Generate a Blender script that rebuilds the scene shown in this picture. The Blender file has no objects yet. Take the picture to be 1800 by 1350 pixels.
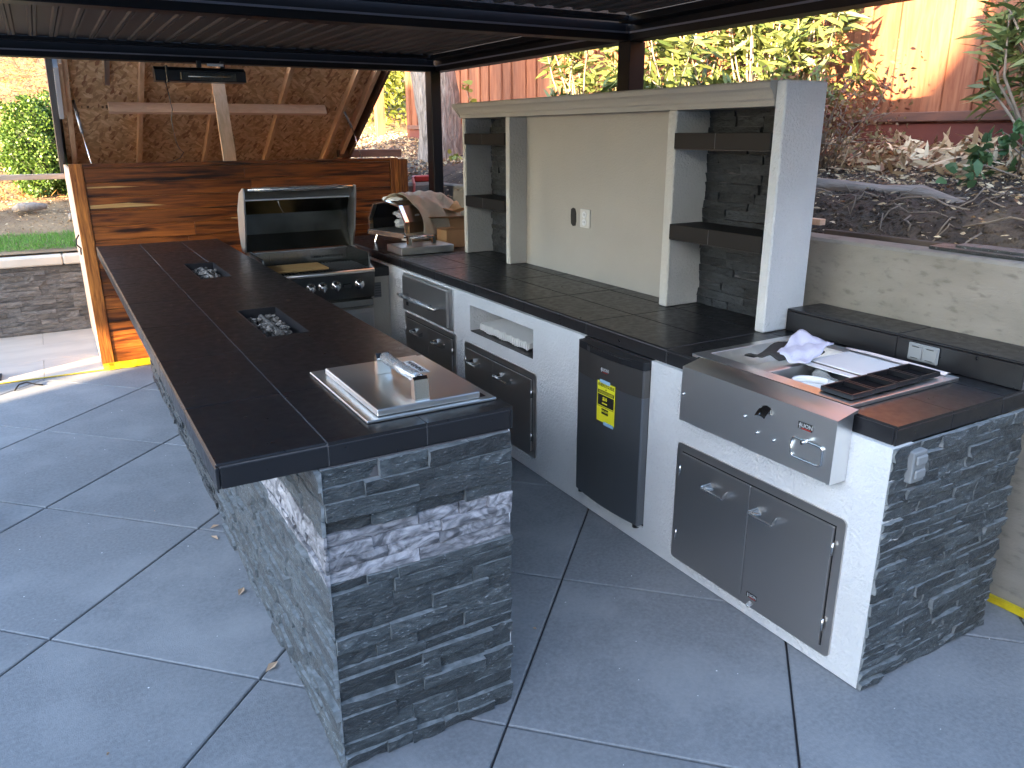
import bpy, math, random
import numpy as np
from mathutils import Matrix, Vector
random.seed(7); RNG = np.random.default_rng(7)
scene = bpy.context.scene
COL = scene.collection

# ------------------------------------------------------------------ camera, sky, sun, exposure
CAM = np.array([-0.1971, -2.0485, 1.7722])
pitch, roll, yaw, FPX = -0.3105, -0.0044, -0.5247, 1374.5
fw = np.array([-math.sin(yaw)*math.cos(pitch), math.cos(yaw)*math.cos(pitch), math.sin(pitch)])
rt = np.array([math.cos(yaw), math.sin(yaw), 0.0]); up = np.cross(rt, fw)
c_, s_ = math.cos(roll), math.sin(roll)
r2 = c_*rt + s_*up; u2 = -s_*rt + c_*up
cd = bpy.data.cameras.new('camera'); cam = bpy.data.objects.new('camera', cd); COL.objects.link(cam)
cam.matrix_world = Matrix(((r2[0], u2[0], -fw[0], CAM[0]), (r2[1], u2[1], -fw[1], CAM[1]), (r2[2], u2[2], -fw[2], CAM[2]), (0, 0, 0, 1)))
cd.sensor_width = 36.0; cd.lens = 36.0*FPX/1800.0; cd.clip_start = 0.05; cd.clip_end = 1500
scene.camera = cam

SUN_EL = math.radians(15.0)
SUN_FROM = Vector((-0.894*math.cos(SUN_EL), -0.447*math.cos(SUN_EL), math.sin(SUN_EL)))   # where the sun stands
world = bpy.data.worlds.new('World'); scene.world = world; world.use_nodes = True
wn = world.node_tree.nodes; bg = wn['Background']; bg.inputs['Strength'].default_value = 0.15
sky = wn.new('ShaderNodeTexSky'); sky.sky_type = 'NISHITA'; sky.sun_disc = False
sky.sun_elevation = SUN_EL; sky.sun_rotation = math.atan2(SUN_FROM.x, SUN_FROM.y) % (2*math.pi)
sky.air_density = 1.0; sky.dust_density = 0.9; sky.ozone_density = 1.5
world.node_tree.links.new(sky.outputs[0], bg.inputs[0])
sd = bpy.data.lights.new('sun', 'SUN'); sd.energy = 5.0; sd.angle = math.radians(0.5); sd.color = (1.0, 0.74, 0.44)
sun = bpy.data.objects.new('sun', sd); COL.objects.link(sun); sun.location = (-20, -12, 12)
sun.rotation_euler = SUN_FROM.to_track_quat('Z', 'Y').to_euler()
scene.view_settings.view_transform = 'Standard'; scene.view_settings.look = 'None'
scene.view_settings.gamma = 1.0; scene.view_settings.use_curve_mapping = False
scene.view_settings.exposure = 3.4

# ------------------------------------------------------------------ helpers
ROOTLOC = {}
def tag(o, label=None, cat=None, group=None, kind=None):
    if label: o['label'] = label
    if cat: o['category'] = cat
    if group: o['group'] = group
    if kind: o['kind'] = kind
    return o
def thing(name, label, cat, loc=(0, 0, 0), rz=0.0, group=None, kind=None):
    o = bpy.data.objects.new(name, None); COL.objects.link(o); o.location = loc; o.rotation_euler = (0, 0, rz)
    o.empty_display_size = 0.1; ROOTLOC[o.name] = Vector(loc)
    return tag(o, label, cat, group, kind)

class MB:
    def __init__(s): s.v = []; s.f = []; s.m = []
    def add(s, vs, fs, mi=0):
        b = len(s.v); s.v.extend([tuple(map(float, v)) for v in vs]); s.f.extend([tuple(b+i for i in f) for f in fs]); s.m.extend([mi]*len(fs)); return s
    def box(s, x0, x1, y0, y1, z0, z1, c=0.0, mi=0):
        if x0 > x1: x0, x1 = x1, x0
        if y0 > y1: y0, y1 = y1, y0
        if z0 > z1: z0, z1 = z1, z0
        if c <= 0:
            vs = [(x0,y0,z0),(x1,y0,z0),(x1,y1,z0),(x0,y1,z0),(x0,y0,z1),(x1,y0,z1),(x1,y1,z1),(x0,y1,z1)]
            return s.add(vs, [(0,3,2,1),(4,5,6,7),(0,1,5,4),(1,2,6,5),(2,3,7,6),(3,0,4,7)], mi)
        c = min(c, (x1-x0)*.45, (y1-y0)*.45, (z1-z0)*.45)
        vs = []; idx = {}
        for sx in (0, 1):
            for sy in (0, 1):
                for sz in (0, 1):
                    X = (x0, x1)[sx]; Y = (y0, y1)[sy]; Z = (z0, z1)[sz]
                    dx = c*(1-2*sx); dy = c*(1-2*sy); dz = c*(1-2*sz)
                    for a, p in enumerate(((X, Y+dy, Z+dz), (X+dx, Y, Z+dz), (X+dx, Y+dy, Z))):
                        idx[(sx, sy, sz, a)] = len(vs); vs.append(p)
        fs = []
        I = lambda sx, sy, sz, a: idx[(sx, sy, sz, a)]
        for t in (0, 1):
            fs.append([I(t,0,0,0), I(t,1,0,0), I(t,1,1,0), I(t,0,1,0)]); fs.append([I(0,t,0,1), I(1,t,0,1), I(1,t,1,1), I(0,t,1,1)]); fs.append([I(0,0,t,2), I(1,0,t,2), I(1,1,t,2), I(0,1,t,2)])
        for p in (0, 1):
            for q in (0, 1):
                fs.append([I(p,q,0,0), I(p,q,1,0), I(p,q,1,1), I(p,q,0,1)])
                fs.append([I(p,0,q,0), I(p,1,q,0), I(p,1,q,2), I(p,0,q,2)])
                fs.append([I(0,p,q,1), I(1,p,q,1), I(1,p,q,2), I(0,p,q,2)])
        for p in (0, 1):
            for q in (0, 1):
                for r in (0, 1): fs.append([I(p,q,r,0), I(p,q,r,1), I(p,q,r,2)])
        ctr = np.array([(x0+x1)/2, (y0+y1)/2, (z0+z1)/2]); V = np.array(vs); out = []
        for f in fs:
            a, b, d = V[f[0]], V[f[1]], V[f[2]]
            if np.dot(np.cross(b-a, d-a), V[f].mean(0)-ctr) < 0: f = f[::-1]
            out.append(tuple(f))
        return s.add(vs, out, mi)
    def prism(s, pts, d, mi=0):
        """closed polygon of 3d points extruded by vector d"""
        n = len(pts); P = [Vector(p) for p in pts]; d = Vector(d)
        nrm = Vector((0, 0, 0))
        for i in range(n): nrm += P[i].cross(P[(i+1) % n])
        if nrm.dot(d) > 0: P = P[::-1]
        vs = P + [p+d for p in P]
        fs = [tuple(range(n)), tuple(range(2*n-1, n-1, -1))] + [(i, i+n, (i+1) % n+n, (i+1) % n) for i in range(n)]
        return s.add(vs, fs, mi)
    def tube(s, path, r, n=8, mi=0, cap=True):
        P = [Vector(p) for p in path]; rr = r if isinstance(r, (list, tuple)) else [r]*len(P); rings = []
        t0 = (P[1]-P[0]).normalized(); ref = Vector((0, 0, 1)) if abs(t0.z) < .9 else Vector((1, 0, 0))
        a = t0.cross(ref).normalized()
        vs = []
        for i, p in enumerate(P):
            t = (P[min(i+1, len(P)-1)]-P[max(i-1, 0)]).normalized()
            a = (a - t*a.dot(t)).normalized(); b = t.cross(a)
            for k in range(n):
                th = 2*math.pi*k/n; vs.append(p + (a*math.cos(th)+b*math.sin(th))*rr[i])
        fs = []
        for i in range(len(P)-1):
            for k in range(n):
                fs.append((i*n+k, i*n+(k+1) % n, (i+1)*n+(k+1) % n, (i+1)*n+k))
        if cap: fs.append(tuple(range(n-1, -1, -1))); fs.append(tuple((len(P)-1)*n+k for k in range(n)))
        return s.add(vs, fs, mi)
    def grid(s, fn, nu, nv, mi=0):
        vs = [fn(i/nu, j/nv) for j in range(nv+1) for i in range(nu+1)]
        fs = [(j*(nu+1)+i, j*(nu+1)+i+1, (j+1)*(nu+1)+i+1, (j+1)*(nu+1)+i) for j in range(nv) for i in range(nu)]
        return s.add(vs, fs, mi)
    def build(s, name, mat, parent=None, local=False, smooth=False, **kw):
        me = bpy.data.meshes.new(name)
        off = Vector((0, 0, 0)); V = s.v
        if parent is not None:
            if not local: off = ROOTLOC.get(parent.name, Vector((0, 0, 0)))
        elif not local:
            A = np.array(V); mn = A.min(0); mx = A.max(0); off = Vector(((mn[0]+mx[0])/2, (mn[1]+mx[1])/2, mn[2]))
        if off.length > 0: V = [(a-off.x, b-off.y, c-off.z) for a, b, c in V]
        me.from_pydata(V, [], s.f)
        mats = mat if isinstance(mat, (list, tuple)) else [mat]
        for m in mats: me.materials.append(m)
        if len(mats) > 1: me.polygons.foreach_set('material_index', s.m)
        if smooth: me.polygons.foreach_set('use_smooth', [True]*len(me.polygons))
        me.update()
        o = bpy.data.objects.new(name, me); COL.objects.link(o)
        if parent is not None:
            o.parent = parent; ROOTLOC[o.name] = ROOTLOC.get(parent.name, Vector((0, 0, 0)))
        else:
            o.location = off; ROOTLOC[o.name] = off
        return tag(o, **kw) if kw else o

def box(name, mat, parent, x0, x1, y0, y1, z0, z1, c=0.002, **kw): return MB().box(x0, x1, y0, y1, z0, z1, c).build(name, mat, parent, **kw)

def np_mesh(name, V, F, mat, parent=None, attr=None, smooth=False, kw=None):
    """V (n,3), F (m,k) with equal sized faces"""
    me = bpy.data.meshes.new(name); F = np.asarray(F, dtype=np.int32); m, k = F.shape
    V = np.asarray(V, dtype=np.float32)
    if parent is not None: V = V - np.array(ROOTLOC.get(parent.name, Vector((0, 0, 0))), dtype=np.float32)
    me.vertices.add(len(V)); me.vertices.foreach_set('co', V.ravel())
    me.loops.add(m*k); me.loops.foreach_set('vertex_index', F.ravel())
    me.polygons.add(m); me.polygons.foreach_set('loop_start', np.arange(0, m*k, k, dtype=np.int32))
    try: me.polygons.foreach_set('loop_total', np.full(m, k, dtype=np.int32))
    except Exception: pass
    if smooth: me.polygons.foreach_set('use_smooth', np.ones(m, dtype=bool))
    if attr is not None:
        a = me.attributes.new('tone', 'FLOAT', 'POINT'); a.data.foreach_set('value', np.asarray(attr, dtype=np.float32))
    me.update(calc_edges=True); me.validate()
    me.materials.append(mat)
    o = bpy.data.objects.new(name, me); COL.objects.link(o)
    if parent is not None: o.parent = parent; ROOTLOC[o.name] = ROOTLOC.get(parent.name, Vector((0, 0, 0)))
    if kw: tag(o, **kw)
    return o

def leaves(name, P, D, L, W, mat, parent=None, droop=0.25, kw=None, tone=None):
    """lanceolate leaves: base point P, direction D, length L, width W"""
    n = len(P); D = D/np.linalg.norm(D, axis=1, keepdims=True)
    R = RNG.normal(size=(n, 3)); S = np.cross(D, R); S /= np.linalg.norm(S, axis=1, keepdims=True)+1e-9
    L = np.broadcast_to(L, (n,))[:, None]; W = np.broadcast_to(W, (n,))[:, None]
    dn = np.array([0, 0, -1.0]); N = np.cross(S, D)
    V = np.zeros((n, 6, 3))
    V[:, 0] = P
    m1 = P + D*L*.35 + dn*L*droop*.12; m2 = P + D*L*.7 + dn*L*droop*.5
    V[:, 1] = m1 - S*W*.5 + N*W*.12; V[:, 2] = m1 + S*W*.5 + N*W*.12
    V[:, 3] = m2 - S*W*.36 + N*W*.1; V[:, 4] = m2 + S*W*.36 + N*W*.1
    V[:, 5] = P + D*L + dn*L*droop
    b = (np.arange(n)*6)[:, None]
    T = np.concatenate([b+np.array([[0, 2, 1]]), b+np.array([[1, 2, 4]]), b+np.array([[1, 4, 3]]), b+np.array([[3, 4, 5]])], 0)
    if tone is None: tone = RNG.random(n)
    return np_mesh(name, V.reshape(-1, 3), T, mat, parent, np.repeat(tone, 6), False, kw)

def rect_diff(rect, holes):
    out = [rect]
    for hx0, hx1, hy0, hy1 in holes:
        nxt = []
        for x0, x1, y0, y1 in out:
            if hx0 >= x1 or hx1 <= x0 or hy0 >= y1 or hy1 <= y0: nxt.append((x0, x1, y0, y1)); continue
            if hx0 > x0: nxt.append((x0, hx0, y0, y1))
            if hx1 < x1: nxt.append((hx1, x1, y0, y1))
            a, b = max(x0, hx0), min(x1, hx1)
            if hy0 > y0: nxt.append((a, b, y0, hy0))
            if hy1 < y1: nxt.append((a, b, hy1, y1))
        out = nxt
    return out

def text_mb(txt, size, mat, parent, origin, X, Y, name='lettering', depth=0.0006, align='CENTER', bold=False, sx=1.0):
    cu = bpy.data.curves.new('t', 'FONT'); cu.body = txt; cu.size = size; cu.align_x = align; cu.align_y = 'CENTER'; cu.extrude = depth
    cu.resolution_u = 2
    if bold: cu.offset = size*.02
    ob = bpy.data.objects.new('t', cu); COL.objects.link(ob)
    dg = bpy.context.evaluated_depsgraph_get(); me = bpy.data.meshes.new_from_object(ob.evaluated_get(dg))
    COL.objects.unlink(ob); bpy.data.objects.remove(ob)
    X = Vector(X); Y = Vector(Y); Z = X.cross(Y); off = Vector(origin) - ROOTLOC.get(parent.name, Vector((0, 0, 0)))
    me.transform(Matrix(((X.x*sx, Y.x, Z.x, off.x), (X.y*sx, Y.y, Z.y, off.y), (X.z*sx, Y.z, Z.z, off.z), (0, 0, 0, 1))))
    me.materials.clear(); me.materials.append(mat); me.name = name
    o = bpy.data.objects.new(name, me); COL.objects.link(o); o.parent = parent; ROOTLOC[o.name] = ROOTLOC.get(parent.name, Vector((0, 0, 0)))
    return o

# ------------------------------------------------------------------ materials
def mat(name, c1, c2=None, scale=5.0, stretch=(1, 1, 1), rough=0.6, rough2=None, metal=0.0, bump=0.0, bscale=None, bdist=0.01,
        detail=6, rand=0.0, lo=0.35, hi=0.65, c3=None, s3=1.0, lo3=.5, hi3=.7, tone=False, transl=0.0, bstretch=None, alpha=None, spec=None, coat=0.0, trans=0.0, ior=None, aniso=0.0, sheen=0.0, wave=None, voro=False):
    m = bpy.data.materials.new(name); m.use_nodes = True; nt = m.node_tree; N = nt.nodes; Lk = nt.links
    p = N['Principled BSDF']; tc = N.new('ShaderNodeTexCoord'); oi = N.new('ShaderNodeObjectInfo')
    add = N.new('ShaderNodeVectorMath'); add.operation = 'ADD'; mul = N.new('ShaderNodeVectorMath'); mul.operation = 'SCALE'
    cmb = N.new('ShaderNodeCombineXYZ'); Lk.new(oi.outputs['Random'], cmb.inputs[0]); Lk.new(oi.outputs['Random'], cmb.inputs[1]); Lk.new(oi.outputs['Random'], cmb.inputs[2])
    Lk.new(cmb.outputs[0], mul.inputs[0]); mul.inputs['Scale'].default_value = 37.0 if rand > 0 else 0.0
    Lk.new(tc.outputs['Object'], add.inputs[0]); Lk.new(mul.outputs[0], add.inputs[1])
    def mapped(st):
        mp = N.new('ShaderNodeMapping'); mp.inputs['Scale'].default_value = st; Lk.new(add.outputs[0], mp.inputs[0]); return mp.outputs[0]
    def noise(vec, sc, det=detail, ro=.55, dist=0.0):
        n = N.new('ShaderNodeTexNoise'); n.inputs['Scale'].default_value = sc; n.inputs['Detail'].default_value = det; n.inputs['Roughness'].default_value = ro
        n.inputs['Distortion'].default_value = dist; Lk.new(vec, n.inputs['Vector']); return n.outputs['Fac']
    def rng(v, a, b, c=0.0, d=1.0):
        r = N.new('ShaderNodeMapRange'); Lk.new(v, r.inputs[0]); r.inputs[1].default_value = a; r.inputs[2].default_value = b; r.inputs[3].default_value = c; r.inputs[4].default_value = d; return r.outputs[0]
    def mix(f, a, b):
        x = N.new('ShaderNodeMix'); x.data_type = 'RGBA'; Lk.new(f, x.inputs[0])
        for k, q in ((6, a), (7, b)):
            if isinstance(q, tuple): x.inputs[k].default_value = (*q, 1)
            else: Lk.new(q, x.inputs[k])
        return x.outputs[2]
    vec = mapped(stretch); col = None
    if c2 is not None:
        if voro:
            vo = N.new('ShaderNodeTexVoronoi'); vo.inputs['Scale'].default_value = scale; Lk.new(vec, vo.inputs['Vector']); sp = N.new('ShaderNodeSeparateColor'); Lk.new(vo.outputs['Color'], sp.inputs[0]); f = rng(sp.outputs[0], lo, hi)
        elif tone:
            at = N.new('ShaderNodeAttribute'); at.attribute_name = 'tone'; f = at.outputs['Fac']
        else: f = rng(noise(vec, scale, dist=(wave or 0.0)), lo, hi)
        col = mix(f, c1, c2)
        if c3 is not None: col = mix(rng(noise(mapped(stretch if not tone else (1, 1, 1)), s3), lo3, hi3), col, c3)
    if rand > 0:
        hs = N.new('ShaderNodeHueSaturation'); Lk.new(rng(oi.outputs['Random'], 0, 1, 1-rand, 1+rand), hs.inputs['Value'])
        if col is None: hs.inputs['Color'].default_value = (*c1, 1)
        else: Lk.new(col, hs.inputs['Color'])
        col = hs.outputs[0]
    if col is None: p.inputs['Base Color'].default_value = (*c1, 1)
    else: Lk.new(col, p.inputs['Base Color'])
    if rough2 is not None: Lk.new(rng(noise(mapped(bstretch or stretch), (bscale or scale)*.5), .3, .7, rough, rough2), p.inputs['Roughness'])
    else: p.inputs['Roughness'].default_value = rough
    p.inputs['Metallic'].default_value = metal
    if spec is not None: p.inputs['Specular IOR Level'].default_value = spec
    if sheen: p.inputs['Sheen Weight'].default_value = sheen; p.inputs['Sheen Roughness'].default_value = .35; p.inputs['Sheen Tint'].default_value = (.85, .93, 1, 1)
    if coat: p.inputs['Coat Weight'].default_value = coat; p.inputs['Coat Roughness'].default_value = .08
    if trans: p.inputs['Transmission Weight'].default_value = trans
    if ior: p.inputs['IOR'].default_value = ior
    if aniso: p.inputs['Anisotropic'].default_value = aniso
    if alpha is not None: p.inputs['Alpha'].default_value = alpha
    if bump > 0:
        b = N.new('ShaderNodeBump'); b.inputs['Strength'].default_value = bump; b.inputs['Distance'].default_value = bdist
        Lk.new(noise(mapped(bstretch or stretch), bscale or scale*3, 5, .6), b.inputs['Height']); Lk.new(b.outputs[0], p.inputs['Normal'])
    if transl > 0:
        tr = N.new('ShaderNodeBsdfTranslucent'); mx = N.new('ShaderNodeMixShader'); mx.inputs[0].default_value = transl
        if col is not None: Lk.new(col, tr.inputs[0])
        else: tr.inputs[0].default_value = (*c1, 1)
        Lk.new(p.outputs[0], mx.inputs[1]); Lk.new(tr.outputs[0], mx.inputs[2]); Lk.new(mx.outputs[0], N['Material Output'].inputs[0])
    return m

TILE = mat('black_porcelain', (.0095, .0092, .011), (.0132, .013, .015), scale=3.0, rough=.27, rough2=.44, rand=.05, bump=.04, bscale=60, bdist=.001, spec=.5)
SHELF = mat('shelf_porcelain', (.007, .0062, .0062), (.010, .009, .009), scale=3.0, rough=.55, rand=.05, spec=.3)
GROUT = mat('grey_grout', (.12, .115, .12), (.085, .08, .085), scale=20, rough=.9)
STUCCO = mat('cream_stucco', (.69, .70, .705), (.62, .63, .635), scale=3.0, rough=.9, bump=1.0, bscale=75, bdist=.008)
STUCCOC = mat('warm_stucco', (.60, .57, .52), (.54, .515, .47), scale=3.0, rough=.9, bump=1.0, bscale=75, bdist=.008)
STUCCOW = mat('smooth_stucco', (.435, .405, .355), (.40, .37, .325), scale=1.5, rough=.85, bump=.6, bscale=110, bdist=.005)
SLATE = mat('dark_slate', (.014, .018, .020), (.072, .084, .088), scale=20, stretch=(1, 1, 2.6), rough=.34, rough2=.58, rand=.5, bump=1.0, bscale=60, bdist=.008, lo=.32, hi=.74, c3=(.32, .35, .38), s3=60, lo3=.60, hi3=.76, wave=.6, detail=10, spec=.7, sheen=.10)
SLATEV = mat('veined_slate', (.10, .10, .11), (.42, .41, .435), scale=9, stretch=(1.2, 1.2, 1.8), rough=.5, rough2=.75, rand=.22, bump=.6, bscale=30, bdist=.005, lo=.36, hi=.64, wave=3.0, detail=9)
SLATEB = mat('brown_slate', (.075, .07, .066), (.19, .175, .16), scale=14, stretch=(1, 1, 2.5), rough=.75, rand=.35, bump=1.0, bscale=50, bdist=.010, lo=.3, hi=.75, wave=.6, c3=(.30, .27, .24), s3=40, lo3=.62, hi3=.75)
SLATED = mat('charcoal_slate', (.012, .014, .017), (.040, .044, .048), scale=18, stretch=(1, 1, 2.2), rough=.6, rand=.45, bump=1.0, bscale=50, bdist=.010, lo=.3, hi=.75, wave=.6)
STEEL = mat('brushed_steel', (.80, .80, .79), rough=.33, metal=1, aniso=.5)
STEELH = mat('polished_steel', (.68, .68, .67), rough=.10, metal=1)
STEELD = mat('dark_steel', (.58, .55, .52), rough=.36, metal=1, aniso=.3)
CHAR = mat('charcoal_metal', (.055, .056, .06), rough=.32, rough2=.42, metal=.6)
MATTE = mat('matte_black', (.006, .006, .007), rough=.95, spec=.1)
BLACKP = mat('black_plastic', (.012, .012, .014), rough=.3)
INK = mat('black_ink', (.01, .01, .01), rough=.5)
RED = mat('red_paint', (.45, .03, .02), rough=.4)
SILV = mat('silver_letter', (.75, .75, .75), rough=.3, metal=.5)
YEL = mat('yellow_paper', (.80, .74, .02), rough=.55)
YTAPE = mat('yellow_tape', (.60, .47, .01), (.45, .34, .01), scale=20, rough=.5)
BLUET = mat('blue_tape', (.28, .48, .66), rough=.6)
PGM = mat('pergola_black', (.004, .0046, .0075), rough=.42, rough2=.5, bump=.02, bscale=400, bdist=.001, spec=.35)
LOUV = mat('louver_bronze', (.075, .062, .056), rough=.6, spec=.3)
TEAK = mat('oiled_teak', (.09, .020, .004), (.40, .12, .02), scale=2.2, stretch=(1.0, 8, 15), rough=.30, rough2=.45, rand=.40, bump=.15, bscale=10, bdist=.002, lo=.34, hi=.68, wave=1.0, c3=(.022, .006, .002), s3=1.6, lo3=.52, hi3=.64)
TEAKV = mat('oiled_teak_upright', (.15, .04, .007), (.52, .19, .035), scale=3.0, stretch=(13, 8, 1.0), rough=.33, rough2=.5, rand=.2, bump=.15, bscale=10, bdist=.002, lo=.36, hi=.66, wave=1.4)
SAPW = mat('pale_sapwood', (.62, .40, .16), (.50, .27, .09), scale=4, stretch=(1, 8, 14), rough=.4, rand=.1)
PINE = mat('pine_lumber', (.82, .56, .40), (.70, .45, .30), scale=4, stretch=(1.5, 8, 8), rough=.65, rand=.08, bump=.1, bscale=12, bdist=.002, wave=1)
PINEV = mat('pine_upright', (.74, .47, .28), (.60, .35, .19), scale=4, stretch=(9, 1.5, 2.2), rough=.65, rand=.08, bump=.1, bscale=12, bdist=.002, wave=1)
STAINW = mat('brown_timber', (.10, .045, .025), (.16, .075, .04), scale=4, stretch=(1, 8, 8), rough=.6)
def osb():
    m = mat('strand_board', (.5, .3, .12), rough=.7); nt = m.node_tree; N = nt.nodes; L = nt.links; p = N['Principled BSDF']; tc = N.new('ShaderNodeTexCoord')
    def layer(rot, sc, st):
        m0 = N.new('ShaderNodeMapping'); m0.inputs['Rotation'].default_value = (0, 0, rot); L.new(tc.outputs['Object'], m0.inputs[0]); mp = N.new('ShaderNodeMapping'); mp.inputs['Scale'].default_value = st; L.new(m0.outputs[0], mp.inputs[0])
        v = N.new('ShaderNodeTexVoronoi'); v.inputs['Scale'].default_value = sc; L.new(mp.outputs[0], v.inputs[0]); sp = N.new('ShaderNodeSeparateColor'); L.new(v.outputs['Color'], sp.inputs[0]); return sp
    def mix(f, a, b):
        x = N.new('ShaderNodeMix'); x.data_type = 'RGBA'; L.new(f, x.inputs[0])
        for k, q in ((6, a), (7, b)):
            if isinstance(q, tuple): x.inputs[k].default_value = (*q, 1)
            else: L.new(q, x.inputs[k])
        return x.outputs[2]
    def step(v, a, b):
        r = N.new('ShaderNodeMapRange'); L.new(v, r.inputs[0]); r.inputs[1].default_value = a; r.inputs[2].default_value = b; return r.outputs[0]
    A = layer(.25, 15, (1, 3.2, 1)); B = layer(-.8, 13, (1, 3.4, 1)); C = layer(1.2, 16, (1, 3, 1))
    ca = mix(A.outputs[0], (.58, .34, .16), (.80, .54, .30)); cb = mix(B.outputs[0], (.54, .31, .14), (.88, .64, .38)); cc = mix(C.outputs[0], (.34, .15, .07), (.62, .38, .19))
    c = mix(step(B.outputs[1], .45, .5), ca, cb); c = mix(step(C.outputs[1], .74, .78), c, cc); L.new(c, p.inputs['Base Color']); return m
OSB = osb()
REDW = mat('red_fence_wood', (.23, .072, .034), (.36, .14, .07), scale=3, stretch=(8, 8, .9), rough=.75, rand=.16, bump=.3, bscale=10, bdist=.004, wave=.8, c3=(.12, .055, .036), s3=1.2, lo3=.55, hi3=.8)
REDB = mat('red_stained_board', (.17, .045, .03), (.14, .036, .026), scale=3, stretch=(8, 1, 8), rough=.65, rand=.05)
RAILW = mat('weathered_rail', (.20, .085, .055), (.12, .06, .045), scale=4, stretch=(8, 1, 8), rough=.8, bump=.3, bscale=20, bdist=.004)
SLAB = mat('grey_concrete', (.148, .158, .172), (.225, .235, .25), scale=70, rough=.62, rough2=.82, rand=.09, bump=.6, bscale=220, bdist=.002, c3=(.28, .29, .305), s3=2.6, lo3=.46, hi3=.86, detail=12, lo=.25, hi=.75)
SLABJ = mat('joint_dark', (.035, .035, .04), rough=.9)
PAVER = mat('beige_porcelain', (.56, .50, .43), (.47, .415, .36), scale=2.5, stretch=(1, 2.5, 1), rough=.5, rand=.05, bump=.05, bscale=60, bdist=.001)
CAPM = mat('limestone_cap', (.62, .56, .47), (.52, .46, .385), scale=3, rough=.6, rand=.05)
CONC = mat('cast_concrete', (.27, .25, .215), (.20, .185, .155), scale=3.5, stretch=(1, 1, 2.5), rough=.85, bump=.5, bscale=60, bdist=.005, c3=(.13, .12, .10), s3=14, lo3=.56, hi3=.78, detail=10, lo=.3, hi=.7)
DIRT = mat('dark_soil', (.055, .038, .028), (.125, .092, .068), scale=9, rough=.95, bump=1.0, bscale=30, bdist=.05, c3=(.20, .15, .10), s3=3.0, lo3=.5, hi3=.75, detail=10)
DIRTL = mat('dry_hillside', (.17, .10, .05), (.27, .175, .09), scale=3, rough=.95, bump=1.0, bscale=22, bdist=.03, c3=(.10, .06, .03), s3=1.1, lo3=.5, hi3=.75, detail=10)
STRAW = mat('dry_grass', (.17, .075, .018), (.46, .27, .07), tone=True, rough=.8, transl=.15)
LITTER = mat('fallen_leaves', (.34, .20, .10), (.66, .50, .30), tone=True, rough=.8, c3=(.20, .09, .05), s3=9, lo3=.55, hi3=.62)
PALEL = mat('pale_dead_leaf', (.42, .27, .14), (.80, .66, .44), tone=True, rough=.8, c3=(.22, .11, .06), s3=9, lo3=.56, hi3=.62)
GRASS = mat('green_turf', (.06, .17, .015), (.14, .32, .04), tone=True, rough=.6, transl=.2)
BUSHL = mat('boxwood_leaf', (.03, .07, .01), (.12, .20, .03), tone=True, rough=.42, transl=.2)
OLEL = mat('oleander_leaf', (.05, .085, .025), (.20, .23, .07), tone=True, rough=.38, transl=.16)
OLEG = mat('green_vine_leaf', (.05, .11, .05), (.13, .24, .09), tone=True, rough=.45, transl=.22)
DRYL = mat('reddish_dry_leaf', (.24, .07, .045), (.24, .19, .07), tone=True, rough=.7, transl=.15)
LIMEL = mat('yellow_green_leaf', (.12, .17, .025), (.34, .33, .06), tone=True, rough=.5, transl=.3)
BARK = mat('furrowed_bark', (.20, .165, .14), (.42, .35, .30), scale=4, stretch=(5, 5, .9), rough=.95, bump=1.0, bscale=6, bdist=.06, bstretch=(5, 5, .8), wave=1.5, lo=.4, hi=.62)
TWIG = mat('grey_twig', (.20, .15, .11), (.32, .26, .20), scale=8, rough=.9)
LOGM = mat('weathered_log', (.20, .16, .13), (.34, .28, .23), scale=5, stretch=(5, 1, 5), rough=.9, bump=.8, bscale=8, bdist=.02)
LAVA = mat('lava_rock', (.06, .058, .056), (.28, .27, .26), scale=30, rough=.95, bump=1, bscale=90, bdist=.006, rand=.45)
CARD = mat('cardboard', (.42, .25, .12), (.36, .21, .10), scale=6, rough=.85)
PLASTIC = mat('milky_plastic', (.80, .78, .72), rough=.25, trans=.35, bump=.5, bscale=25, bdist=.01)
BAGM = mat('cloudy_plastic_bag', (.72, .66, .52), (.60, .54, .42), scale=8, rough=.35, bump=1.0, bscale=14, bdist=.02, bstretch=(3, 1, 1), transl=.35)
FOAM = mat('white_foam', (.78, .77, .74), rough=.75, bump=.2, bscale=150, bdist=.002)
CLEAR = mat('clear_wrap', (.86, .88, .90), rough=.12, trans=.8, ior=1.25, bump=.8, bscale=60, bdist=.006)
WHITEP = mat('white_plastic', (.78, .79, .80), rough=.28)
WCLOTH = mat('white_cloth', (.66, .66, .80), rough=.9, bump=.3, bscale=120, bdist=.002)
DCLOTH = mat('dark_cloth', (.04, .037, .036), rough=.95, bump=.4, bscale=150, bdist=.002)
OUTL = mat('outlet_plastic', (.66, .64, .60), rough=.4)
GREYP = mat('grey_cover_plastic', (.24, .255, .265), rough=.45)
GLASS = mat('quartz_element', (.55, .53, .46), rough=.2, metal=.7, bump=.4, bscale=300, bdist=.002)
HOUSEW = mat('house_stucco', (.42, .41, .39), (.38, .37, .35), scale=2, rough=.9)
ROOFM = mat('roof_tile', (.16, .10, .07), (.22, .13, .09), scale=6, rough=.9)
WING = mat('window_glass', (.02, .025, .03), rough=.05, spec=.8)
PINK = mat('pink_string', (.62, .22, .20), rough=.8)

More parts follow.
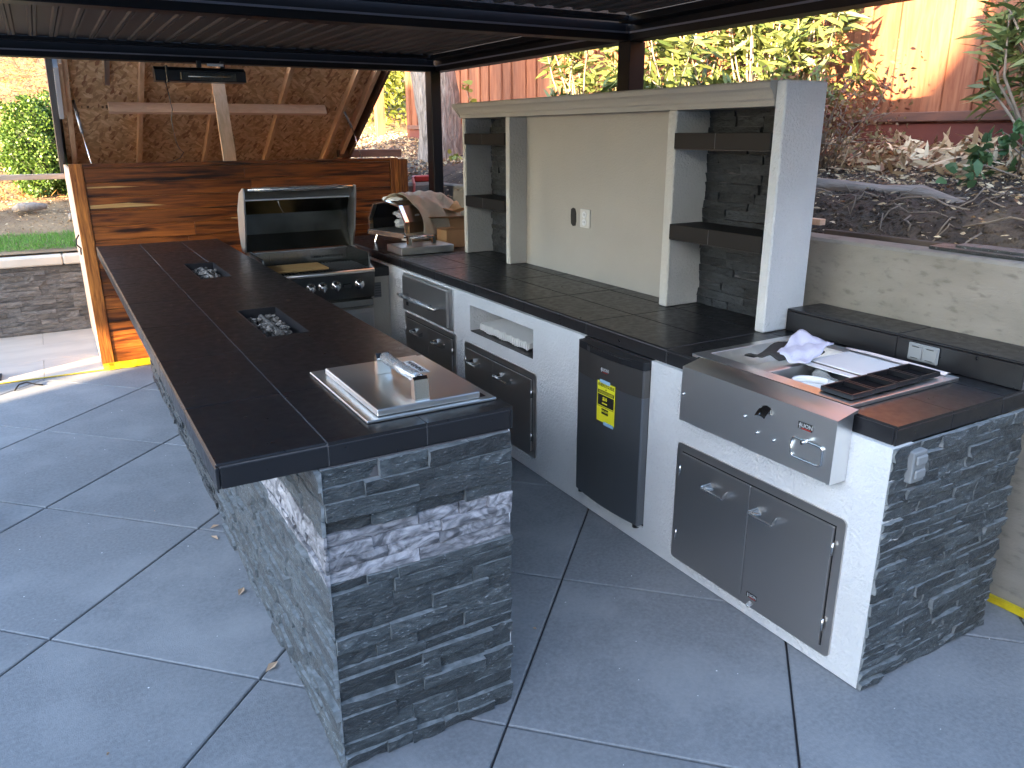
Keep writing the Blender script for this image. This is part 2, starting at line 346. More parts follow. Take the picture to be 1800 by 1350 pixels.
# ------------------------------------------------------------------ stone veneer
EDGE = {'dark_slate': mat('skylit_slate_edge', (.13, .145, .15), (.26, .28, .29), scale=40, rough=.5, rough2=.7)}  # paler slate for stone sides, sky-lit edge lines put into the colour
def stone_geo(w, h, d):
    nu, nz = 5, 3; vs = []
    us = np.linspace(0, w, nu); zs = np.linspace(0, h, nz)
    tilt = random.uniform(-.004, .004); tz = random.uniform(-.003, .005)
    for j in range(nz):
        for i in range(nu):
            e = (i in (0, nu-1)) or (j in (0, nz-1))
            dd = d + random.gauss(0, .0022) + tilt*(i/(nu-1)-.5)*2 + tz*(j/(nz-1)-.5)*2 - (.0025 if e else 0)
            u = us[i] + (0 if i in (0, nu-1) else random.uniform(-.2, .2)*w/nu); z = zs[j] + (random.uniform(-.0015, .0015))
            vs.append((u, dd, z))
    b = len(vs)
    per = [(i, 0) for i in range(nu)] + [(nu-1, j) for j in range(1, nz)] + [(i, nz-1) for i in range(nu-2, -1, -1)] + [(0, j) for j in range(nz-2, 0, -1)]
    pi = [j*nu+i for i, j in per]
    for k in pi: vs.append((vs[k][0], 0.0, vs[k][2]))
    fs = [(j*nu+i, j*nu+i+1, (j+1)*nu+i+1, (j+1)*nu+i) for j in range(nz-1) for i in range(nu-1)]
    n = len(pi)
    for k in range(n): fs.append((pi[k], b+k, b+(k+1) % n, pi[(k+1) % n]))
    return vs, fs
def ledger(parent, face, plane, u0, u1, z0, z1, mfun, avg=.2, rh=(.034, .052), dep=(.010, .032), cap=300, holes=(), gap=.0018):
    """face 'y' looks to -y (u runs along x), face 'x' looks to -x (u runs along y)"""
    items = []; z = z0
    while z < z1-.008:
        h = random.uniform(*rh)
        if z1-(z+h) < rh[0]*.7: h = z1-z
        zc = z+h/2; m = mfun(zc, None)
        if m is SLATEV or (mfun(z+h*.99, None) is not m): pass
        u = u0
        while u < u1-.005:
            w = random.uniform(.45, 1.6)*avg
            if u1-(u+w) < avg*.4: w = u1-u
            skip = any(u+w > a and u < b and z+h > c and z < d for a, b, c, d in holes)
            if not skip:
                items.append((u, z, w, h, random.uniform(*dep)*(1.5 if random.random() < .10 else 1.0), m))
            u += w
        z += h
    def place(it, mb):
        u, z, w, h, d, m = it; vs, fs = stone_geo(max(w-gap, .006), h-gap, d)
        if face == 'y': mb.add([(u+a, plane-b, z+c) for a, b, c in vs], fs)
        else: mb.add([(plane-b, u+a, z+c) for a, b, c in vs], [f[::-1] for f in fs])
    def dist(it):
        p = np.array([it[0], plane, it[1]]) if face == 'y' else np.array([plane, it[0], it[1]]); return np.linalg.norm(p-CAM)
    items.sort(key=dist)
    for it in items[:cap]:
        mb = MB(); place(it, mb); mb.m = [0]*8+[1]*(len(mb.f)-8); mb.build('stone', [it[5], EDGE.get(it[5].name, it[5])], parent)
    rest = {}
    for it in items[cap:]: rest.setdefault(it[5].name, []).append(it)
    for k, l in rest.items():
        mb = MB()
        for it in l: place(it, mb)
        mb.build('stone_courses', l[0][5], parent, kind='stuff')
    return len(items)

# ------------------------------------------------------------------ ground and terrain
def sstep(a, b, x):
    t = np.clip((x-a)/(b-a), 0, 1); return t*t*(3-2*t)
def vnoise(x, y, s=1.0):
    return (np.sin(x*2.1*s+1.3)*np.cos(y*1.7*s-.4)+np.sin(x*4.7*s-y*3.9*s+2.1)*.5+np.sin(x*9.3*s+y*7.7*s)*.27+np.sin(x*17.1*s-y*15.3*s+.7)*.15)/1.9
def hterr(x, y):
    hr = 1.20 + sstep(2.95, 3.45, x)*.24 + np.clip((x-3.45)/1.35, 0, 1.2)*.22 + np.clip(y-5.3, 0, 6.7)*.012*sstep(3.4, 3.0, x) + vnoise(x*3, y*3)*.022*sstep(2.95, 3.2, x)+ vnoise(x*11+2, y*9)*.012*sstep(2.95, 3.2, x)
    hr = hr + np.clip(y-5.3, 0, 6.5)*.01 + np.clip(y-12, 0, 60)*.28 + np.clip(x-5, 0, 60)*.02
    hl = .735 + np.clip((y-7.85)/1.8, 0, 1)*.34 + np.clip(y-9.65, 0, 60)*.43 + vnoise(x*1.2, y*1.2)*.04*sstep(8, 10, y) + np.clip((y-8)/1.8, 0, 1)*vnoise(x*5, y*5)*.012
    t = sstep(1.4, 2.8, x); return hl*(1-t)+hr*t

xs = np.concatenate([np.arange(-25, -4, 1.5), np.arange(-4, 2.79, .15), np.array([2.8]), np.arange(2.95, 5.2, .045), np.arange(5.3, 16, 1.0)])
xs = np.sort(np.append(xs, [3.14])); ys = np.concatenate([np.arange(-6, -1.5, .3), np.arange(-1.5, 3, .045), np.arange(3, 12, .12), np.arange(12, 46, 1.0)])
ys = np.sort(np.append(ys, [2.6, 5.45, 6.42]))
X, Y = np.meshgrid(xs, ys); Z = hterr(X, Y); n_ = len(xs)
V = np.stack([X, Y, Z], -1).reshape(-1, 3); F = []; FD = []
for j in range(len(ys)-1):
    for i in range(n_-1):
        xc, yc = (xs[i]+xs[i+1])/2, (ys[j]+ys[j+1])/2
        if yc < 6.42 and xc < 2.8: continue
        if yc < 5.45 and xc < 3.14 and yc > 2.6: continue
        if yc < 2.6 and xc < 2.95: continue
        (F if (xc < 1.9 or yc > 12) else FD).append((j*n_+i, j*n_+i+1, (j+1)*n_+i+1, (j+1)*n_+i))
np_mesh('hillside', V, F, DIRTL, smooth=True, kw=dict(kind='structure'))
np_mesh('garden_bed', V, FD, DIRT, smooth=True, kw=dict(kind='structure'))
g = MB().box(-300, 300, -300, 300, -.30, -.05); g.build('ground', mat('far_ground', (.22, .21, .19), (.28, .26, .22), scale=.3, rough=.95), kind='structure')

# patio of square slabs laid on the diagonal
floor = thing('patio_floor', 'grey concrete patio of square slabs laid on the diagonal', None, (0, 0, 0), kind='structure')
del floor['label']
fb = MB(); fb.box(-6.5, 2.79, -6, 4.70, -.045, -.014); fb.box(2.79, 6, -6, -3.0, -.045, -.014); fb.build('joint_bed', SLABJ, floor)
def clip(poly, a, b, c):           # keep a*x+b*y<=c
    out = []
    for i in range(len(poly)):
        p, q = poly[i], poly[(i+1) % len(poly)]; dp = a*p[0]+b*p[1]-c; dq = a*q[0]+b*q[1]-c
        if dp <= 0: out.append(p)
        if dp*dq < 0: t = dp/(dp-dq); out.append((p[0]+t*(q[0]-p[0]), p[1]+t*(q[1]-p[1])))
    return out
S2 = math.sqrt(.5); SP = .8755; GJ = .0042
def inset(poly, d):
    n = len(poly); out = []; A = sum(poly[i][0]*poly[(i+1) % n][1]-poly[(i+1) % n][0]*poly[i][1] for i in range(n))
    sg = 1 if A > 0 else -1; cur = poly[:]
    res = poly[:]
    for i in range(n):
        p, q = poly[i], poly[(i+1) % n]; ex, ey = q[0]-p[0], q[1]-p[1]; l = math.hypot(ex, ey)
        if l < 1e-6: continue
        nx, ny = ey/l*sg, -ex/l*sg; res = clip(res, nx, ny, nx*p[0]+ny*p[1]-d)
        if len(res) < 3: return []
    return res
cnt = 0
for i in range(-12, 9):
    for j in range(-9, 9):
        ua, ub = .351+SP*i, .351+SP*(i+1); va, vb = -.77+SP*j, -.77+SP*(j+1)
        poly = [((u-v)*S2, (u+v)*S2) for u, v in ((ua, va), (ub, va), (ub, vb), (ua, vb))]
        for a, b, c in ((1, 0, 2.785), (-1, 0, 6.0), (0, 1, 4.05 if False else 4.69), (0, -1, 5.5)): 
            poly = clip(poly, a, b, c)
            if len(poly) < 3: break
        if len(poly) < 3: continue
        p1 = inset(poly, GJ); p2 = inset(poly, GJ+.0045)
        if len(p1) < 3 or len(p2) != len(p1): 
            if len(p2) < 3: continue
            p1 = p2
        n = len(p1); cx = sum(p[0] for p in p1)/n; cy = sum(p[1] for p in p1)/n
        A = sum(p1[k][0]*p1[(k+1) % n][1]-p1[(k+1) % n][0]*p1[k][1] for k in range(n))
        if A < 0: p1 = p1[::-1]; p2 = p2[::-1]
        mb = MB(); dz = random.uniform(-.0006, .0006)
        vs = [(x, y, -.03) for x, y in p1] + [(x, y, -.003+dz) for x, y in p1] + [(x, y, dz) for x, y in p2]
        fs = [tuple(range(2*n, 3*n))] + [(k, (k+1) % n, n+(k+1) % n, n+k) for k in range(n)] + [(n+k, n+(k+1) % n, 2*n+(k+1) % n, 2*n+k) for k in range(n)]
        mb.add(vs, fs).build('slab', SLAB, floor); cnt += 1

terr = thing('terrace_paving', '', None, (0, 0, 0), kind='structure')
if 'label' in terr: del terr['label']
MB().box(-6.0, 2.79, 4.705, 6.33, -.045, -.008).build('bedding', GROUT, terr)
for r, (ya, yb) in enumerate(((4.71, 5.28), (5.28, 5.85), (5.85, 6.33))):
    x = -6.0 + (.0 if r % 2 == 0 else .56); x = -.43-1.12*5 + (0 if r != 1 else 0.56)
    while x < 2.78:
        x1 = min(x+1.12, 2.785)
        box('paver', PAVER, terr, x+.0015, x1-.0015, ya+.0015, yb-.0015, -.03, 0.002, .0015); x += 1.12

# ------------------------------------------------------------------ pergola
PX0, PX1, BZ = -.86, 3.11, 2.30
pg = thing('pergola', 'black aluminium pergola with closed louvered roof over the outdoor kitchen', 'pergola', (PX0, -.84, 0))
def beam(mb, axis, a0, a1, p0, p1):
    pm = (p0+p1)/2; w = p1-p0
    for (q0, q1, z0, z1, c) in ((p0, p1, BZ, BZ+.048, .004), (p0+.032, p1-.032, BZ+.048, BZ+.20, .003)):
        if axis == 'x': mb.box(a0, a1, q0, q1, z0, z1, c)
        else: mb.box(q0, q1, a0, a1, z0, z1, c)
bays = [(-.84, -.72), (2.03, 2.15), (4.80, 4.93)]
for y0, y1 in bays:
    mb = MB(); beam(mb, 'x', PX0+.12, PX1-.12, y0, y1); mb.build('beam', PGM, pg)
for x0, x1 in ((PX0, PX0+.12), (PX1-.12, PX1)):
    mb = MB(); beam(mb, 'y', -.84, 4.93, x0, x1); b = mb.build('beam', PGM, pg)
for y0, y1 in bays:                       # thin lip on the gutter edge, its highlight put into a paler colour
    MB().box(PX0+.13, PX1-.13, y0-.006, y0-.0005, BZ+.040, BZ+.050).build('gutter_lip', mat('lip_highlight', (.20, .20, .24), rough=.35) if 'lip_highlight' not in bpy.data.materials else bpy.data.materials['lip_highlight'], pg)
MB().box(PX1-.126, PX1-.1205, -.70, 2.02, BZ+.040, BZ+.050).build('gutter_lip', bpy.data.materials['lip_highlight'], pg)
MB().box(PX1-.126, PX1-.1205, 2.16, 4.79, BZ+.040, BZ+.050).build('gutter_lip', bpy.data.materials['lip_highlight'], pg)
for (px, py, dx, dy) in ((2.93, 4.772, .095, .13), (3.0, 2.03, .12, .12), (PX0+.002, 4.802, .116, .125), (PX0+.002, -.838, .116, .116), (PX0+.002, 2.032, .116, .116)):
    po = box('post', PGM, pg, px, px+dx, py, py+dy, 0.0, BZ, .004)
    box('base_plate', PGM, po, px-.03, px+dx+.03, py-.03, py+dy+.03, .004, .016, .002) if px < 0 else None
prof = [(0, 0), (.018, 0), (.024, .012), (.095, .012), (.101, 0), (.119, 0), (.119, .0305), (.129, .0305), (.129, .034), (.10, .034), (.10, .03), (0, .03)]
lp = MB(); lp.prism([(a, 0, b) for a, b in prof], (0, 2.63, 0)); lo0 = None
for y0 in (-.715, 2.155):
    x = PX0+.13
    while x < PX1-.24:
        if lo0 is None:
            lo0 = lp.build('louver', LOUV, pg, local=True); o = lo0
        else: o = lo0.copy(); COL.objects.link(o); o.parent = pg
        o.location = Vector((x, y0, BZ+.125))-ROOTLOC[pg.name]; x += .125
# rain gutters between beam web and louver ends
for y0 in (2.155, 4.70, 1.93, -.715): MB().box(PX0+.13, PX1-.13, y0, y0+.09, BZ+.10, BZ+.124).build('gutter', PGM, pg)
for y0, y1 in ((-.72, 2.03), (2.15, 4.8)): MB().box(PX1-.21, PX1-.09, y0+.01, y1-.01, BZ+.09, BZ+.124).build('gutter', PGM, pg)

# infrared heater under the far beam
ht = thing('patio_heater', 'black infrared bar heater hanging under the far pergola beam', 'heater', (.95, 4.6, 2.14))
MB().prism([(.625, 4.545, 2.15), (.625, 4.66, 2.145), (.625, 4.67, 2.235), (.625, 4.60, 2.25), (.625, 4.545, 2.225)], (.645, 0, 0)).build('housing', BLACKP, ht)
gm = MB(); gm.box(.80, 1.195, 4.538, 4.5445, 2.158, 2.212, .002); gr_ = gm.build('grille', mat('grille_backing', (.16, .155, .13), rough=.35, metal=.5), ht)
gm = MB()
for k in range(40): gm.box(.803+k*.0098, .8055+k*.0098, 4.533, 4.5378, 2.160, 2.210)
gm.build('grille_bars', PGM, gr_)
MB().tube([(.85, 4.531, 2.185), (1.15, 4.531, 2.185)], .007, 8).build('element', GLASS, ht, smooth=True)
MB().box(.70, .715, 4.535, 4.675, 2.14, 2.255, .002).build('band', CHAR, ht)
for x in (.93, 1.10): MB().box(x, x+.03, 4.58, 4.62, 2.25, 2.299, .002).build('bracket', CHAR, ht)
MB().box(1.00, 1.12, 4.575, 4.58, 2.262, 2.28, .001).build('rating_plate', WHITEP, ht)
cp = [(.689, 4.545, 2.15), (.695, 4.50, 2.05), (.706, 4.5, 1.95), (.690, 4.5, 1.88), (.698, 4.5, 1.78), (.704, 4.5, 1.72), (.722, 4.5, 1.67), (.747, 4.5, 1.645), (.73, 4.6, 1.60), (.69, 4.80, 1.57), (.68, 4.96, 1.56)]
MB().tube(cp, .0035, 6).build('cord', BLACKP, ht, smooth=True)

# ------------------------------------------------------------------ bar island
bar = thing('bar_island', 'long raised bar with black tiled top, stacked slate end and overhanging edge', 'bar counter', (.05, -.194, 0))
BX0, BX1, BY0, BY1, BT, BB = .05, .88, -.194, 4.28, 1.016, .949
cell = [(.459, .636, .999, 1.56), (.459, .636, 2.50, 3.09), (.50, .83, -.07, .38)]
for (a, b, c, d) in rect_diff((.300, .862, -.196, BY1-.01), cell): MB().box(a, b, c, d, 0.02 if True else 0, BB-.001).build('core_wall', GROUT, bar)
MB().box(BX0+.012, .2995, BY0+.012, BY1-.012, BB+.004, BB+.030).build('underside_board', mat('cement_board', (.30, .29, .27), rough=.9), bar)
MB().box(.8625, .8665, -.196, BY1-.01, 0.0, BB-.002).build('inner_stucco', STUCCO, bar)
for (a, b, c, d) in rect_diff((BX0+.006, BX1-.006, BY0+.006, BY1-.006), cell): MB().box(a, b, c, d, BB+.031, BT-.0025).build('grout_bed', GROUT, bar)
def stone_mat(zc, _): return SLATEV if .613 < zc < .762 else SLATE
ledger(bar, 'y', -.192, .30, .864, 0.004, .612, stone_mat, .17, cap=400)
ledger(bar, 'y', -.192, .30, .864, .6125, .7615, stone_mat, .19, rh=(.034, .040), dep=(.012, .02), cap=400)
ledger(bar, 'y', -.192, .30, .864, .762, .9475, stone_mat, .17, rh=(.038, .056), cap=400)
ledger(bar, 'x', .2985, -.215, BY1-.02, 0.004, .612, stone_mat, .17, rh=(.026, .044), dep=(.005, .019), cap=190)
ledger(bar, 'x', .2985, -.215, BY1-.02, .6125, .7615, stone_mat, .22, rh=(.034, .040), dep=(.005, .014), cap=50)
ledger(bar, 'x', .2985, -.215, BY1-.02, .762, .9475, stone_mat, .18, rh=(.034, .05), dep=(.005, .018), cap=60)
tx = [BX0, .3285, .607, BX1]; ty = [BY0, .272]+[.272+.5665*k for k in range(1, 8)]; ty = [t for t in ty if t < BY1-.05]+[BY1]
g2 = .0013
def tile(parent, x0, x1, y0, y1, z0, z1, holes=(), c=.003, top=True, name='tile'):
    mb = MB()
    for (a, b, cc, d) in rect_diff((x0+g2, x1-g2, y0+g2, y1-g2), holes): mb.box(a, b, cc, d, z0, z1, c if not holes else 0)
    return mb.build(name, TILE, parent)
for i in range(3):
    for j in range(len(ty)-1): tile(bar, tx[i] if i else BX0, tx[i+1], ty[j], ty[j+1], BT-.009, BT+random.uniform(-.0003, .0003), [h for h in cell if h[0] < tx[i+1] and h[1] > tx[i] and h[2] < ty[j+1] and h[3] > ty[j]])
for j in range(len(ty)-1):          # edge tiles
    box('edge_tile', TILE, bar, BX0, BX0+.009, ty[j]+g2, ty[j+1]-g2, BB, BT-.0105, .002)
    box('edge_tile', TILE, bar, BX1-.009, BX1, ty[j]+g2, ty[j+1]-g2, BB, BT-.0105, .002)
for i in range(3): box('edge_tile', TILE, bar, tx[i]+(.0105 if i == 0 else g2), tx[i+1]-(.0105 if i == 2 else g2), BY0, BY0+.009, BB, BT-.0105, .002)
MB().box(BX0+.011, BX1-.011, BY0+.0025, BY0+.012, BB+.002, BT-.004).box(BX0+.0025, BX0+.012, BY0+.013, BY1-.013, BB+.002, BT-.004).build('edge_grout', GROUT, bar)

def burner(y0, y1, label):
    b = thing('fire_burner', label, 'fire burner', (.547, (y0+y1)/2, .93), group='gas burners sunk in the bar top')
    x0, x1 = .46, .635
    m = MB(); t = .004
    m.box(x0, x0+t, y0, y1, .935, BT+.001); m.box(x1-t, x1, y0, y1, .935, BT+.001); m.box(x0+t, x1-t, y0, y0+t, .935, BT+.001); m.box(x0+t, x1-t, y1-t, y1, .935, BT+.001); m.box(x0, x1, y0, y1, .93, .9345)
    m.build('trough', mat('burner_steel', (.035, .036, .042), rough=.3, metal=.3) if 'burner_steel' not in bpy.data.materials else bpy.data.materials['burner_steel'], b)
    MB().tube([(.547, y0+.08, .995), (.547, y1-.08, .995)], .011, 8).build('burner_pipe', LAVA, b, smooth=True)
    for k in range(int(230*(y1-y0)/.56)):
        u = random.betavariate(1.6, 1.6); yy = y0+.03+(y1-y0-.06)*random.random(); xx = x0+.02+(x1-x0-.045)*u; r = random.uniform(.008, .017)
        zz = .962+random.random()*.040*math.sin(math.pi*(yy-y0)/(y1-y0))**.4
        vs = []
        for (a, c, d) in ((1,0,0),(-1,0,0),(0,1,0),(0,-1,0),(0,0,1),(0,0,-1),(.6,.6,.5),(-.6,.6,.5),(.6,-.6,.5),(-.6,-.6,.5)):
            q = r*random.uniform(.6, 1.2); vs.append((xx+a*q, yy+c*q, zz+d*q*.9))
        fs = [(4,0,6),(4,6,2),(4,2,7),(4,7,1),(4,1,9),(4,9,3),(4,3,8),(4,8,0),(0,2,6),(2,1,7),(1,3,9),(3,0,8),(5,2,0),(5,1,2),(5,3,1),(5,0,3)]
        MB().add(vs, fs).build('lava_rock', LAVA, b)
burner(1.0, 1.558, 'rectangular burner trough of lava rock nearer the steel ice chest lid')
burner(2.502, 3.088, 'rectangular burner trough of lava rock nearer the teak wall')

def arch_handle(parent, x, ya, yb, z0, z1, wide=.018, r=.010, along='y', sleeve=None):
    """strap ended bridge handle standing on a horizontal lid"""
    def P(u, w, z): return (x+w, u, z) if along == 'y' else (u, x+w, z)
    for (u, s) in ((ya, 1), (yb, -1)):
        h = MB(); pts = [(u, z0), (u+s*.030, z0), (u+s*.026, z1-.004), (u+s*.016, z1+r*.8), (u+s*.006, z1+r*.2)]
        h.prism([P(a, -wide, b) for a, b in pts], (2*wide, 0, 0) if along == 'y' else (0, 2*wide, 0)); h.build('handle_leg', STEELH, parent)
    h = MB(); h.tube([P(ya+.018, 0, z1-.002), P(yb-.018, 0, z1-.002)], r, 14); hb = h.build('handle_bar', STEELH, parent, smooth=True)
    if sleeve:
        s = MB(); n = 26; path = []; rad = []
        for k in range(n+1):
            t = k/n; path.append(P(ya+.02+(yb-ya-.055)*t, random.uniform(-.001, .001), z1)); rad.append(r*1.25+random.uniform(-.0012, .0025))
        s.tube(path, rad, 14); s.build('plastic_sleeve', CLEAR, hb, smooth=True)

ice = thing('ice_chest', 'stainless drop-in ice chest lid at the near end of the bar with plastic wrapped handle', 'ice chest', (.66, .15, BT))
box('flange', STEEL, ice, .462, .866, -.121, .423, BT+.001, BT+.009, .002)
m = MB(); m.box(.497, .818, -.107, .363, BT+.011, 1.047, .003); m.build('lid', STEEL, ice)
m = MB(); m.box(.512, .842, -.095, .395, BT+.0095, BT+.0108); m.build('gasket', BLACKP, ice)
arch_handle(ice, .642, -.088, .236, 1.048, 1.103, .022, .013, 'y', True)
st = MB().box(.735, .775, .16, .30, 1.0475, 1.0482).build('sticker', WHITEP, ice)
text_mb('WARNING', .026, INK, ice, (.757, .23, 1.0490), (0, -1, 0), (1, 0, 0), 'sticker_text', .0002, bold=True)

# ------------------------------------------------------------------ main counter (right hand)
KX, KY0, KT = 1.8965, -.7353, .93
kc = thing('kitchen_counter', 'white stucco counter with black tiled top and slate clad near end', 'kitchen counter', (KX, KY0, 0))
WX = 1.878; KEND = 4.55
holes = [(1.315, 2.035, .64, .80), (.372, .862, .085, .872)]
for (a, b, c, d) in rect_diff((-.742, KEND, .004, .866), holes): MB().box(WX, WX+.10, a, b, c, d).build('stucco_face', STUCCO, kc)
MB().box(WX+.1005, 2.585, -.738, .30, .004, .74).box(WX+.1005, 2.76, 2.1, KEND, .004, .866).box(2.40, 2.76, .30, 2.1, .004, .866).build('core_block', GROUT, kc)
# opening with a shelf
MB().box(WX+.1005, 2.30, 1.315, 2.08, .60, .6395).build('niche_floor', TILE, kc)
MB().box(WX+.002, WX+.10, 1.317, 2.033, .6400, .645).build('niche_sill', TILE, kc)
MB().box(2.28, 2.30, 1.25, 2.12, .6402, .83).box(WX+.1005, 2.28, 2.035, 2.06, .6402, .83).box(WX+.1005, 2.28, 1.29, 1.315, .6402, .83).build('niche_lining', STUCCO, kc)
MB().box(WX+.1005, 2.30, 1.25, 2.12, .831, .864).build('niche_ceiling', STUCCO, kc)
ledger(kc, 'y', -.737, WX+.002, 2.60, .004, .866, lambda z, _: SLATE, .15, rh=(.024, .042), dep=(.010, .018), cap=400)
kx = [KX, 2.178, 2.46, 2.765]; ky = [KY0, -.261]+[-.261+.5665*k for k in range(1, 9)]; ky = [t for t in ky if t < KEND-.05]+[KEND]
basin = [(1.965, 2.435, -.515, .13)]
def khole(x0, x1, y0, y1): return [h for h in basin if h[0] < x1 and h[1] > x0 and h[2] < y1 and h[3] > y0]
for (a, b, c, d) in rect_diff((KX+.006, 2.76, KY0+.006, KEND-.004), basin): MB().box(a, b, c, d, .868, KT-.0025).build('grout_bed', GROUT, kc)
for i in range(3):
    for j in range(len(ky)-1): tile(kc, kx[i], kx[i+1], ky[j], ky[j+1], KT-.009, KT+random.uniform(-.0003, .0003), khole(kx[i], kx[i+1], ky[j], ky[j+1]))
for j in range(len(ky)-1): box('edge_tile', TILE, kc, KX, KX+.009, ky[j]+(.0105 if j == 0 else g2), ky[j+1]-g2, .8667, KT-.0105, .002)
for i in range(3): box('edge_tile', TILE, kc, kx[i]+(.0 if i == 0 else g2), kx[i+1]-g2, KY0, KY0+.009, .8667, KT-.0105, .002)
MB().box(KX+.0025, KX+.012, KY0+.012, KEND-.01, .869, KT-.004).box(KX+.0125, 2.76, KY0+.0025, KY0+.012, .869, KT-.004).build('edge_grout', GROUT, kc)
# raised ledge at the back with a double outlet cover
for y0, y1 in ((KY0, -.261), (-.261, .278)):
    box('ledge_tile', TILE, kc, 2.558, 2.567, y0+g2, y1-g2, KT+.002, 1.019, .002); box('ledge_tile', TILE, kc, 2.558, 2.775, y0+g2, y1-g2, 1.0205, 1.03, .003)
MB().box(2.5675, 2.785, KY0+.003, .282, KT+.001, 1.0195).build('ledge_core', GROUT, kc)
oc = box('outlet_cover', GREYP, kc, 2.549, 2.557, -.437, -.315, .945, 1.012, .004)
for k in range(2):
    y = -.432+k*.058; box('flap', GREYP, oc, 2.544, 2.5488, y, y+.053, .953, 1.004, .003); MB().box(2.5425, 2.5438, y+.012, y+.040, .9985, 1.0015).box(2.5425, 2.5438, y+.012, y+.040, .956, .958).build('slot', INK, oc)
sc = box('switch_cover', GREYP, kc, 1.950, 2.018, -.768, -.735, .742, .845, .003)
for z in (.757, .803): box('flap', GREYP, sc, 1.958, 2.010, -.777, -.7685, z, z+.030, .004)
# rear return counter either side of the grill, lower than the main run
rc = thing('rear_counter', 'low white stucco counter between bar and main counter holding the grill', 'kitchen counter', (1.4, 3.33, 0))
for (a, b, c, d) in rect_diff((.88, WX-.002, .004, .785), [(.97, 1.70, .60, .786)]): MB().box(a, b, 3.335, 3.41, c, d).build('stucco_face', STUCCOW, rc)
box('counter_top', TILE, rc, 1.715, WX-.002, 3.315, 4.3, .786, .853, .003); box('counter_top', TILE, rc, .885, .965, 3.315, 4.3, .786, .853, .003)
MB().box(.885, WX-.002, 4.05, 4.5, .004, .785).build('rear_wall', STUCCO, rc)
vt = box('wall_vent', mat('vent_grey', (.12, .12, .125), rough=.6), rc, 1.757, 1.813, 3.326, 3.334, .632, .742, .002)
for k in range(5): MB().box(1.762, 1.808, 3.323, 3.3255, .645+k*.018, .650+k*.018).build('louvre', CHAR, vt)
dr = thing('small_access_door', 'narrow steel access door in the white wall under the grill', 'access door', (1.4, 3.33, .1))
box('frame', STEELD, dr, 1.10, 1.745, 3.322, 3.334, .10, .563, .002); box('door', STEELD, dr, 1.14, 1.715, 3.314, 3.3215, .13, .535, .002)

# ------------------------------------------------------------------ display wall on the main counter
tv = thing('display_wall', 'cream stucco media wall with moulded cornice and slate backed shelf niches', 'wall', (2.55, 1.75, KT))
FX, BXW = 2.425, 2.67
DZ0, DZ1 = KT+.001, 1.872
ends = [(.283, .337), (.925, .985), (2.505, 2.555), (3.13, 3.175)]
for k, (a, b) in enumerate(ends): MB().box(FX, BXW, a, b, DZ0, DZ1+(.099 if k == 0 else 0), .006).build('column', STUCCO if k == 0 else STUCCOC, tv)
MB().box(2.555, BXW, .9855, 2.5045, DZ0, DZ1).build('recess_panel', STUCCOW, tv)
for a, b in ((.3375, .9245), (2.5555, 3.1295)): MB().box(2.642, BXW, a, b, DZ0, DZ1).build('niche_back', GROUT, tv)
for a, b in ((.339, .923), (2.557, 3.128)): ledger(tv, 'x', 2.6415, a, b, DZ0+.002, DZ1-.002, lambda z, _: SLATED, .19, rh=(.035, .046), dep=(.006, .020), cap=150)
cpro = [(BXW+.003, DZ1+.0005), (FX-.001, DZ1+.0005), (FX-.002, DZ1+.022), (FX-.010, DZ1+.030), (FX-.012, DZ1+.045), (FX-.022, DZ1+.062), (FX-.034, DZ1+.072), (FX-.036, DZ1+.092), (FX-.028, DZ1+.1), (BXW+.003, DZ1+.1)]
MB().prism([(a, .3375, b) for a, b in cpro], (0, 2.8635, 0)).build('cornice', STUCCOW, tv)
cm = MB(); cm.prism([(2.5, 3.2015, DZ1+.0005), (2.5, 3.2015+.002, DZ1+.0005), (2.5, 3.2015+.03, DZ1+.035), (2.5, 3.2015+.06, DZ1+.074), (2.5, 3.2015+.062, DZ1+.098), (2.5, 3.2015, DZ1+.1)], (BXW-2.5, 0, 0))
cm.prism([(FX-.002, 3.2015, DZ1+.0005), (FX-.002, 3.203, DZ1+.0005), (FX-.022, 3.225, DZ1+.045), (FX-.034, 3.262, DZ1+.074), (FX-.034, 3.262, DZ1+.098), (FX-.034, 3.2015, DZ1+.098), (FX-.022, 3.2015, DZ1+.045)], (.0735+.0, 0, 0))
cm.build('cornice_return', STUCCOW, tv)
for a, b in ((.339, .923), (2.557, 3.128)):
    for z0, z1 in ((1.274, 1.346), (1.698, 1.770)):
        sh = MB(); sh.box(FX-.008, 2.62, a-.004 if a < 1 else a, b, z0, z1, .002); s = sh.build('shelf', SHELF, tv)
        MB().box(FX-.0095, FX-.0078, (a+b)/2+.02, (a+b)/2+.023, z0+.002, z1-.002).build('tile_joint', GROUT, s)
        MB().box(FX-.006, 2.60, a+.002, b-.002, z0-.0035, z0-.0005).build('metal_edge', CHAR, s)
ol = box('outlet', OUTL, tv, 2.546, 2.5545, 1.771, 1.87, 1.232, 1.342, .003)
for z in (1.256, 1.300):
    MB().tube([(2.5405, 1.8205, z+.009), (2.5455, 1.8205, z+.009)], .020, 16).build('receptacle', WHITEP, ol)
    MB().box(2.5395, 2.5402, 1.812, 1.814, z+.004, z+.016).box(2.5395, 2.5402, 1.826, 1.828, z+.004, z+.016).build('slot', INK, ol)
hp = [(0, 1.235), (.028, 1.230), (.048, 1.245), (.052, 1.29), (.050, 1.33), (.03, 1.340), (.008, 1.336), (-.004, 1.31), (-.006, 1.26)]
MB().prism([(2.552, 1.925+a, b) for a, b in hp], (.0028, 0, 0)).build('wiring_hole', INK, tv)

